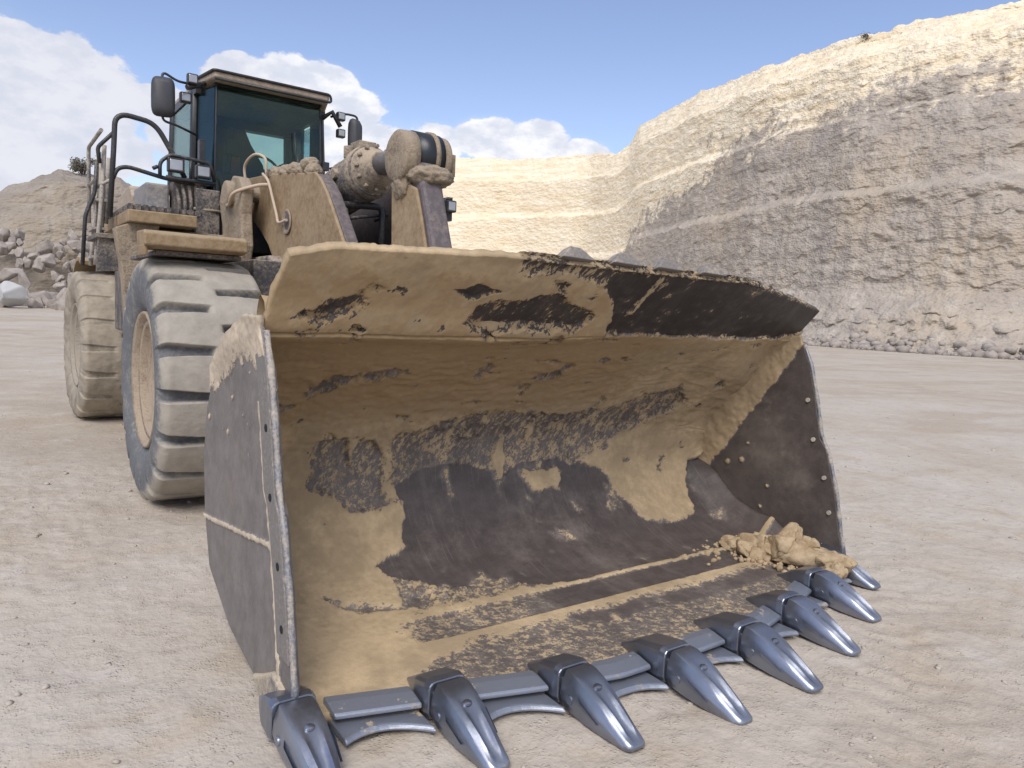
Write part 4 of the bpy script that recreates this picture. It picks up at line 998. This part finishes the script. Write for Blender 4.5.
# ladder beside the platform
m = MB()
for y in (2.15, 2.60):
    m.tube(roundpath([(-1.95, y, 2.05), (-1.93, y, 2.3), (-1.90, y, 2.6), (-1.86, y, 3.3)], .1), .022, 8)
for k in range(3): m.box((-1.98+.01*k, 2.15, 2.12+.30*k), (-1.86+.01*k, 2.60, 2.145+.30*k))
P_('ladder', m, 'galv')
m = MB()
m.tube(roundpath([(-1.83, 2.0, 2.55), (-1.79, 2.0, 3.30), (-1.78, 2.0, 3.56), (-1.70, 2.0, 3.62), (-1.45, 2.0, 3.59), (-1.36, 2.0, 3.52), (-1.23, 2.0, 3.30), (-1.10, 2.0, 3.05)], .07), .027, 10)
m.tube(roundpath([(-1.80, 2.0, 2.95), (-1.76, 2.0, 3.06), (-1.66, 2.0, 3.09), (-1.30, 2.0, 3.02), (-1.0, 2.0, 3.0)], .06), .022, 10)
m.tube(roundpath([(-1.79, 2.0, 3.42), (-1.93, 2.1, 3.26), (-1.91, 2.1, 3.1)], .04), .020, 8)
m.tube(roundpath([(-1.93, 2.15, 3.14), (-1.95, 2.15, 2.80), (-2.04, 2.15, 2.56), (-2.07, 2.15, 2.03)], .06), .020, 8)
P_('handrail', m, 'black')
m = MB()
for (x, z0, z1, r) in ((-1.875, 2.45, 3.18, .016), (-1.84, 2.4, 3.3, .018), (-1.91, 2.2, 3.1, .014), (-1.80, 2.5, 3.2, .02)): m.tube([(x-.03, 2.3, z0), (x, 2.3, z1)], r, 8)
m.tube([(-1.93, 2.2, 2.86), (-1.80, 2.05, 2.95)], .018, 8); P_('grab_bars', m, 'galv')
m = MB(); m.tube(roundpath([(-1.86, 3.6, 2.6), (-1.86, 3.6, 3.5), (-1.86, 2.4, 3.5)], .08), .022, 8); m.tube([(-1.86, 3.6, 3.05), (-1.86, 2.5, 3.05)], .018, 8); P_('side_rail', m, 'galv')
m = MB(); m.tube(roundpath([(1.80, 2.0, 2.6), (1.80, 2.0, 3.45), (1.75, 3.6, 3.45), (1.75, 3.6, 2.6)], .08), .022, 8); P_('side_rail', m, 'black')
# hydraulic box, hoses bank and dark lower panels before the cab
m = MB(); m.box((-1.47, 2.15, 2.58), (-1.23, 2.9, 2.98)); P_('oil_box', m, 'grey', .02)
m = MB(); m.box((-1.20, 2.05, 2.40), (-.86, 2.3, 3.02)); m.box((-1.0, 1.92, 2.3), (-.75, 2.1, 2.95))
for k in range(5): m.tube(smoothpath([(-1.18+.06*k, 2.02, 2.5), (-1.16+.06*k, 1.97, 2.75), (-1.19+.07*k, 2.04, 2.98)], 4), .022, 8)
P_('valve_cover', m, 'darkmud', .01)
m = MB(); m.tube([(-1.02, 1.95, 2.73), (-.72, 1.9, 2.72)], .016, 8); P_('tie_bar', m, 'tanmud')
m = MB(); m.tube(roundpath([(-1.36, 1.95, 3.02), (-1.36, 1.95, 3.18), (-1.26, 1.95, 3.27), (-.85, 1.95, 3.24), (-.80, 1.95, 3.05)], .05), .020, 8)
m.tube([(-1.30, 1.95, 3.03), (-.80, 1.95, 3.02)], .022, 8); m.tube([(-1.05, 1.95, 3.03), (-1.05, 1.95, 3.25)], .015, 8); m.cyl((-1.43, 1.95, 3.10), (-1.38, 1.95, 3.13), .02, n=8); P_('lamp_bar', m, 'black')
def lamp(c, w, h, yaw=0, parent=loader, dep=.08):
    b = MB(); b.box((c[0]-w/2, c[1], c[2]-h/2), (c[0]+w/2, c[1]+dep, c[2]+h/2), Matrix.Rotation(yaw, 3, 'Z')); o = P_('work_light', b, 'cabblack', .012)
    g = MB(); g.box((c[0]-w*.38, c[1]-.006, c[2]-h*.38), (c[0]+w*.38, c[1]+.012, c[2]+h*.38), Matrix.Rotation(yaw, 3, 'Z'), (c[0], c[1]+dep/2, c[2])); g.build('lens', M['lens'], o, .01)
lamp((-1.21, 1.88, 3.16), .17, .15); lamp((-.93, 1.88, 3.13), .16, .14)

# engine hood and counterweight
m = MB(); m.prism([(3.7, 1.3), (3.7, 3.12), (3.9, 3.18), (6.6, 2.95), (7.0, 2.7), (7.1, 1.3)], -.95, .85); P_('engine_hood', m, 'tan', .04)
m = MB(); m.prism([(3.42, 2.60), (3.42, 2.98), (3.62, 3.12), (4.6, 3.05), (4.6, 2.60)], -1.42, -.97); g = P_('hood_side', m, 'roof', .02)
m = MB()
for k in range(4): m.box((-1.34, 3.405, 2.66+.08*k), (-1.18, 3.418, 2.70+.08*k))
m.build('louvre', M['cabblack'], g)
m = MB(); m.box((-1.3, 6.5, 1.0), (1.2, 7.3, 2.0)); P_('counterweight', m, 'tan', .06)
m = MB(); m.prism([(1.9, .9), (1.9, 1.6), (2.6, 2.0), (7.0, 2.0), (7.0, .9)], -.6, .55); P_('rear_frame', m, 'darkmud', .03)
m = MB(); m.cyl((.35, 4.6, 3.1), (.35, 4.6, 3.75), .07, n=16); P_('exhaust_pipe', m, 'darkmud')

# ---------------- cab
cab = MB()
cab.prism([(-.93, 3.7), (-.93, 2.42), (-.80, 1.96), (.44, 1.96), (.62, 2.42), (.62, 3.7)], 2.3, 2.86, 'z')
def post(a, b, r=.045): cab.tube([a, b], r, 4)
TZ = 4.14
for (x, y, xt, yt, r) in ((-.93, 2.40, -.90, 2.45, .05), (-.93, 3.68, -.90, 3.62, .05), (.62, 2.40, .58, 2.45, .055), (.62, 3.68, .58, 3.62, .07)):
    cab.tube([(x, y, 2.85), (xt, yt, TZ)], r, 6)
for (x, xt) in ((-.80, -.775), (.44, .415)): cab.tube([(x, 1.965, 2.85), (xt, 2.0, TZ)], .013, 6)
cab.box((-.80, 2.00, TZ-.035), (.44, 2.10, TZ-.002)); cab.box((-.90, 3.5, TZ-.12), (.58, 3.66, TZ+.02)); cab.box((-.93, 2.3, TZ-.08), (-.86, 3.6, TZ+.02)); cab.box((.53, 2.3, TZ-.08), (.60, 3.6, TZ+.02))
cab.box((-.93, 3.62, 2.85), (.62, 3.70, 3.45)); cab.box((-.93, 3.62, 3.45), (-.05, 3.70, TZ)); cab.box((.54, 3.62, 3.45), (.62, 3.70, TZ)); cab.box((.585, 3.12, 2.85), (.63, 3.66, TZ)); cab.box((.585, 2.42, 2.85), (.63, 2.80, TZ))
cabo = P_('cab', cab, 'cabblack', .006)
def pane(name, pts, mat):
    o = obj(name, pts, [tuple(range(len(pts)))], M[mat], cabo); solidify(o, .008, 0); return o
pane('windscreen', [(-.79, 1.962, 2.87), (.43, 1.962, 2.87), (.405, 1.997, TZ-.01), (-.765, 1.997, TZ-.01)], 'glass')
pane('corner_window', [(-.815, 1.98, 2.87), (-.79, 2.01, TZ-.05), (-.89, 2.40, TZ-.05), (-.925, 2.38, 2.87)], 'darkglass')
pane('corner_window', [(.46, 1.98, 2.87), (.61, 2.38, 2.87), (.57, 2.40, TZ-.05), (.43, 2.01, TZ-.05)], 'darkglass')
pane('door_window', [(-.945, 2.48, 2.9), (-.945, 3.60, 2.9), (-.915, 3.56, TZ-.1), (-.915, 2.50, TZ-.1)], 'sideglass')
pane('side_window', [(.61, 2.80, 2.9), (.61, 3.12, 2.9), (.60, 3.12, TZ-.1), (.60, 2.80, TZ-.1)], 'sideglass')
pane('rear_window', [(-.05, 3.66, 3.45), (.54, 3.66, 3.45), (.54, 3.66, 4.05), (-.05, 3.66, 4.12)], 'sideglass')
m = MB(); m.prism([(-.84, 1.82), (.46, 1.82), (.60, 2.3), (.60, 3.75), (-.92, 3.75), (-.92, 2.3)], TZ+.0, TZ+.085, 'z'); roof = m.build('roof', M['roof'], cabo, .03, 3)
m = MB(); zt = TZ+.080; zb = TZ-.005
m.tube(roundpath([(-.93, 2.3, zb), (-.93, 2.3, zt-.01), (-.85, 1.81, zt), (.47, 1.81, zt), (.485, 1.815, zb), (.4, 1.815, zb), (-.84, 1.815, zb)], .04), .016, 8); m.build('roof_rail', M['cabblack'], roof)
# interior
m = MB(); m.box((-.9, 2.45, 2.87), (.65, 3.6, 2.90)); m.box((-.46, 2.75, 2.9), (.06, 3.2, 3.22)); m.prism([(-.44, 3.2), (.10, 3.2), (.06, 3.50), (-.10, 3.74), (-.18, 3.92), (-.36, 3.92), (-.40, 3.74)], 3.02, 3.14, 'y'); m.box((.22, 2.75, 3.2), (.38, 3.2, 3.52)); m.build('seat', M['seat'], cabo, .05, 3)
m = MB(); m.prism([(-.50, 3.25), (-.36, 3.25), (-.38, 3.52), (-.46, 3.66), (-.50, 3.62)], 2.50, 2.56, 'y'); m.build('seat_side_panel', M['belt'], cabo, .02)
m = MB(); m.box((-.66, 2.25, 2.87), (-.34, 2.7, 3.25), Matrix.Rotation(R(12), 3, 'X')); m.tube([(-.60, 2.2, 3.2), (-.52, 2.35, 3.75)], .035, 8); m.box((-.62, 2.2, 3.42), (-.44, 2.3, 3.60)); m.box((.20, 2.15, 2.87), (.45, 2.7, 3.12)); m.box((.40, 2.2, 2.87), (.50, 2.28, 3.9)); m.build('console', M['interior'], cabo, .015)
m = MB(); cw = Vector((-.14, 2.42, 3.34)); m.tube([cw+Vector((.2*math.cos(t), .08*math.sin(t), .17*math.sin(t))) for t in np.linspace(0, 2*pi, 25)], .016, 8); m.tube([(-.14, 2.35, 2.9), cw], .035, 8); m.build('steering_wheel', M['interior'], cabo)
m = MB(); m.tube([(.25, 1.93, 2.95), (.10, 1.935, 3.55)], .010, 6); m.tube([(.12, 1.925, 3.2), (.09, 1.93, 3.75)], .008, 6); m.build('wiper', M['cabblack'], cabo)
# mirrors
def mirror(c, w, h, yaw, arms):
    b = MB(); ang = Matrix.Rotation(yaw, 3, 'Z'); prof = []
    for k in range(24):
        t = 2*pi*k/24; e = 4.5; cs, sn = math.cos(t), math.sin(t); prof.append((abs(cs)**(2/e)*math.copysign(w/2, cs), abs(sn)**(2/e)*math.copysign(h/2, sn)))
    V = []
    for (dy, s_) in ((.05, .80), (.03, .95), (0, 1.0), (-.05, .93), (-.08, .70)): V += [Vector(c)+ang@Vector((x*s_, dy, z*s_)) for x, z in prof]
    F = [(i*24+k, i*24+(k+1) % 24, (i+1)*24+(k+1) % 24, (i+1)*24+k) for i in range(4) for k in range(24)]+[tuple(range(24))[::-1], tuple(96+k for k in range(24))]
    b.add(V, F, True); o = b.build('side_mirror', M['mirror'], loader)
    a = MB()
    for p in arms: a.tube(roundpath(p, .05), .014, 8)
    a.build('mirror_arm', M['black'], o)
mirror((-1.33, 1.95, 3.86), .235, .42, R(-12), [[(-.92, 2.05, 4.08), (-1.18, 1.98, 4.06), (-1.33, 1.98, 4.13), (-1.345, 1.98, 3.95)], [(-.95, 2.1, 3.55), (-1.2, 1.98, 3.60), (-1.33, 1.98, 3.62), (-1.33, 1.98, 3.75)]])
mirror((.84, 1.95, 3.84), .17, .40, R(38), [[(.55, 2.0, 4.02), (.72, 1.95, 4.08), (.88, 1.96, 4.08), (.90, 1.96, 3.9)], [(.55, 2.0, 3.40), (.66, 1.95, 3.44), (.82, 1.96, 3.36), (.88, 1.96, 3.24)]])
lamp((-1.05, 1.86, 4.09), .11, .11); lamp((-1.08, 2.05, 3.93), .12, .11); lamp((.64, 1.86, 4.02), .10, .10); lamp((.66, 1.9, 3.83), .10, .10)
for lo, hi in (((.44, 1.92, 3.36), (.52, 2.0, 3.46)), ((.46, 1.94, 3.10), (.54, 2.02, 3.28)), ((-.95, 2.0, 3.20), (-.89, 2.1, 3.50))):
    m = MB(); m.box(lo, hi); m.build('cab_bracket', M['cabblack'], cabo, .006)
for p in ([(.44, 1.98, 3.98), (.54, 1.92, 4.06), (.64, 1.9, 3.9)], [(-.9, 2.0, 4.1), (-1.1, 1.92, 4.0)]):
    m = MB(); m.tube(p, .03, 8); m.build('lamp_bracket', M['cabblack'], cabo)
# headlight on a mast by the far front fender
m = MB(); m.tube(roundpath([(.95, -.15, 2.26), (.95, -.15, 2.88), (1.03, -.15, 2.88)], .03), .012, 8); m.tube([(.84, -.12, 2.72), (1.0, -.15, 2.74)], .014, 8); m.box((.99, -.14, 2.66), (1.05, -.02, 2.90)); P_('lamp_post', m, 'black')
lamp((1.0, -.22, 2.80), .11, .12); 

# ================================================================== LIGHT, SKY
SUN_EL = R(48); SUN_AZ = R(-136)      # azimuth from +y towards +x
def make_light():
    d = Vector((math.sin(SUN_AZ)*math.cos(SUN_EL), math.cos(SUN_AZ)*math.cos(SUN_EL), math.sin(SUN_EL)))
    s = bpy.data.lights.new('sun', 'SUN'); s.energy = 2.1; s.angle = R(34); s.color = (1, .95, .88)
    o = bpy.data.objects.new('sun', s); COL.objects.link(o); o.rotation_euler = d.to_track_quat('Z', 'Y').to_euler()
    w = bpy.data.worlds.new('World'); scene.world = w; w.use_nodes = True; nt = w.node_tree; nt.nodes.clear()
    class W(NT):
        def __init__(s): s.t = nt; s.out = s.n('ShaderNodeOutputWorld')
    s = W()
    sky = s.n('ShaderNodeTexSky', sky_type='NISHITA'); sky.sun_disc = False; sky.sun_elevation = SUN_EL; sky.sun_rotation = SUN_AZ
    sky.air_density = 1.0; sky.dust_density = .6; sky.ozone_density = 1.4
    tc = s.n('ShaderNodeTexCoord'); dirv = tc.outputs['Generated']
    mp = s.n('ShaderNodeMapping'); mp.inputs['Scale'].default_value = (1, 1, 1.8); s.l(dirv, mp.inputs[0])
    n1 = s.noise(mp.outputs[0], 9, 10, .60, .15); n2 = s.noise(mp.outputs[0], 20, 6, .6)
    blobs = [((.04, .97, .215), .12, .17), ((.0, .985, .14), .15, .2), ((-.10, .97, .20), .25, .3), ((.10, .975, .165), .06, .10), ((.085, .965, .235), .035, .07),
             ((.25, .92, .262), .050, .072), ((.31, .905, .265), .060, .085), ((.37, .895, .245), .055, .080), ((.30, .93, .19), .10, .14), ((.21, .955, .20), .05, .09),
             ((.47, .855, .215), .055, .080), ((.53, .82, .226), .052, .076), ((.585, .785, .224), .050, .072), ((.635, .745, .212), .036, .056), ((.42, .885, .205), .07, .10), ((.17, .955, .225), .035, .06), ((.34, .90, .27), .05, .075), ((.45, .865, .19), .06, .09)]
    sep = s.n('ShaderNodeSeparateXYZ'); s.l(dirv, sep.inputs[0])
    acc = None
    for c, r0, r1 in blobs:
        vm = s.n('ShaderNodeVectorMath', operation='SUBTRACT'); s.l(dirv, vm.inputs[0]); vm.inputs[1].default_value = c
        v2 = s.n('ShaderNodeVectorMath', operation='MULTIPLY'); s.l(vm.outputs[0], v2.inputs[0]); v2.inputs[1].default_value = (1, 1, 1.75)
        ln = s.n('ShaderNodeVectorMath', operation='LENGTH'); s.l(v2.outputs[0], ln.inputs[0])
        f = s.ramp(ln.outputs['Value'], r1, r0*.35)
        acc = f if acc is None else s.math('MAXIMUM', acc, f)
    # broken cloud overhead and all round, outside the picture
    high = s.math('MAXIMUM', s.ramp(sep.outputs[2], .50, .66), s.ramp(sep.outputs[1], .1, -.2))
    acc = s.math('MAXIMUM', acc, s.math('MULTIPLY', high, .44))
    cl = s.ramp(s.math('ADD', acc, s.math('MULTIPLY', s.math('MULTIPLY', s.math('SUBTRACT', n1, .5), 2.1), s.ramp(acc, .0, .18))), .36, .52)
    soft = s.ramp(s.math('ADD', acc, s.math('MULTIPLY', s.math('SUBTRACT', n1, .5), .9)), .15, .9, 0, .25)
    cl = s.math('MAXIMUM', cl, soft)
    shade = s.mix(s.ramp(n2, .35, .62), (.72, .76, .88), (1.0, 1.0, 1.03))
    shade = s.mix(s.ramp(sep.outputs[0], .22, .34, .55, 0), shade, (.66, .69, .80))
    skyc = s.n('ShaderNodeBackground'); skyc.inputs[1].default_value = SKY_S; 
    skym = s.mix(1.0, sky.outputs[0], (SKY_T), 'MULTIPLY'); s.l(skym, skyc.inputs[0])
    clb = s.n('ShaderNodeBackground'); s.l(shade, clb.inputs[0]); clb.inputs[1].default_value = CLOUD_S
    mx = s.n('ShaderNodeMixShader'); s.l(cl, mx.inputs[0]); s.l(skyc.outputs[0], mx.inputs[1]); s.l(clb.outputs[0], mx.inputs[2]); s.l(mx.outputs[0], s.out.inputs[0])
SKY_S = .125; SKY_T = (1.14, 1.02, 1.06); CLOUD_S = .74
make_light()
vs = scene.view_settings; vs.view_transform = 'Standard'; vs.look = 'None'; vs.gamma = 1; vs.exposure = 0.45; vs.use_curve_mapping = False
scene.render.engine = 'CYCLES'
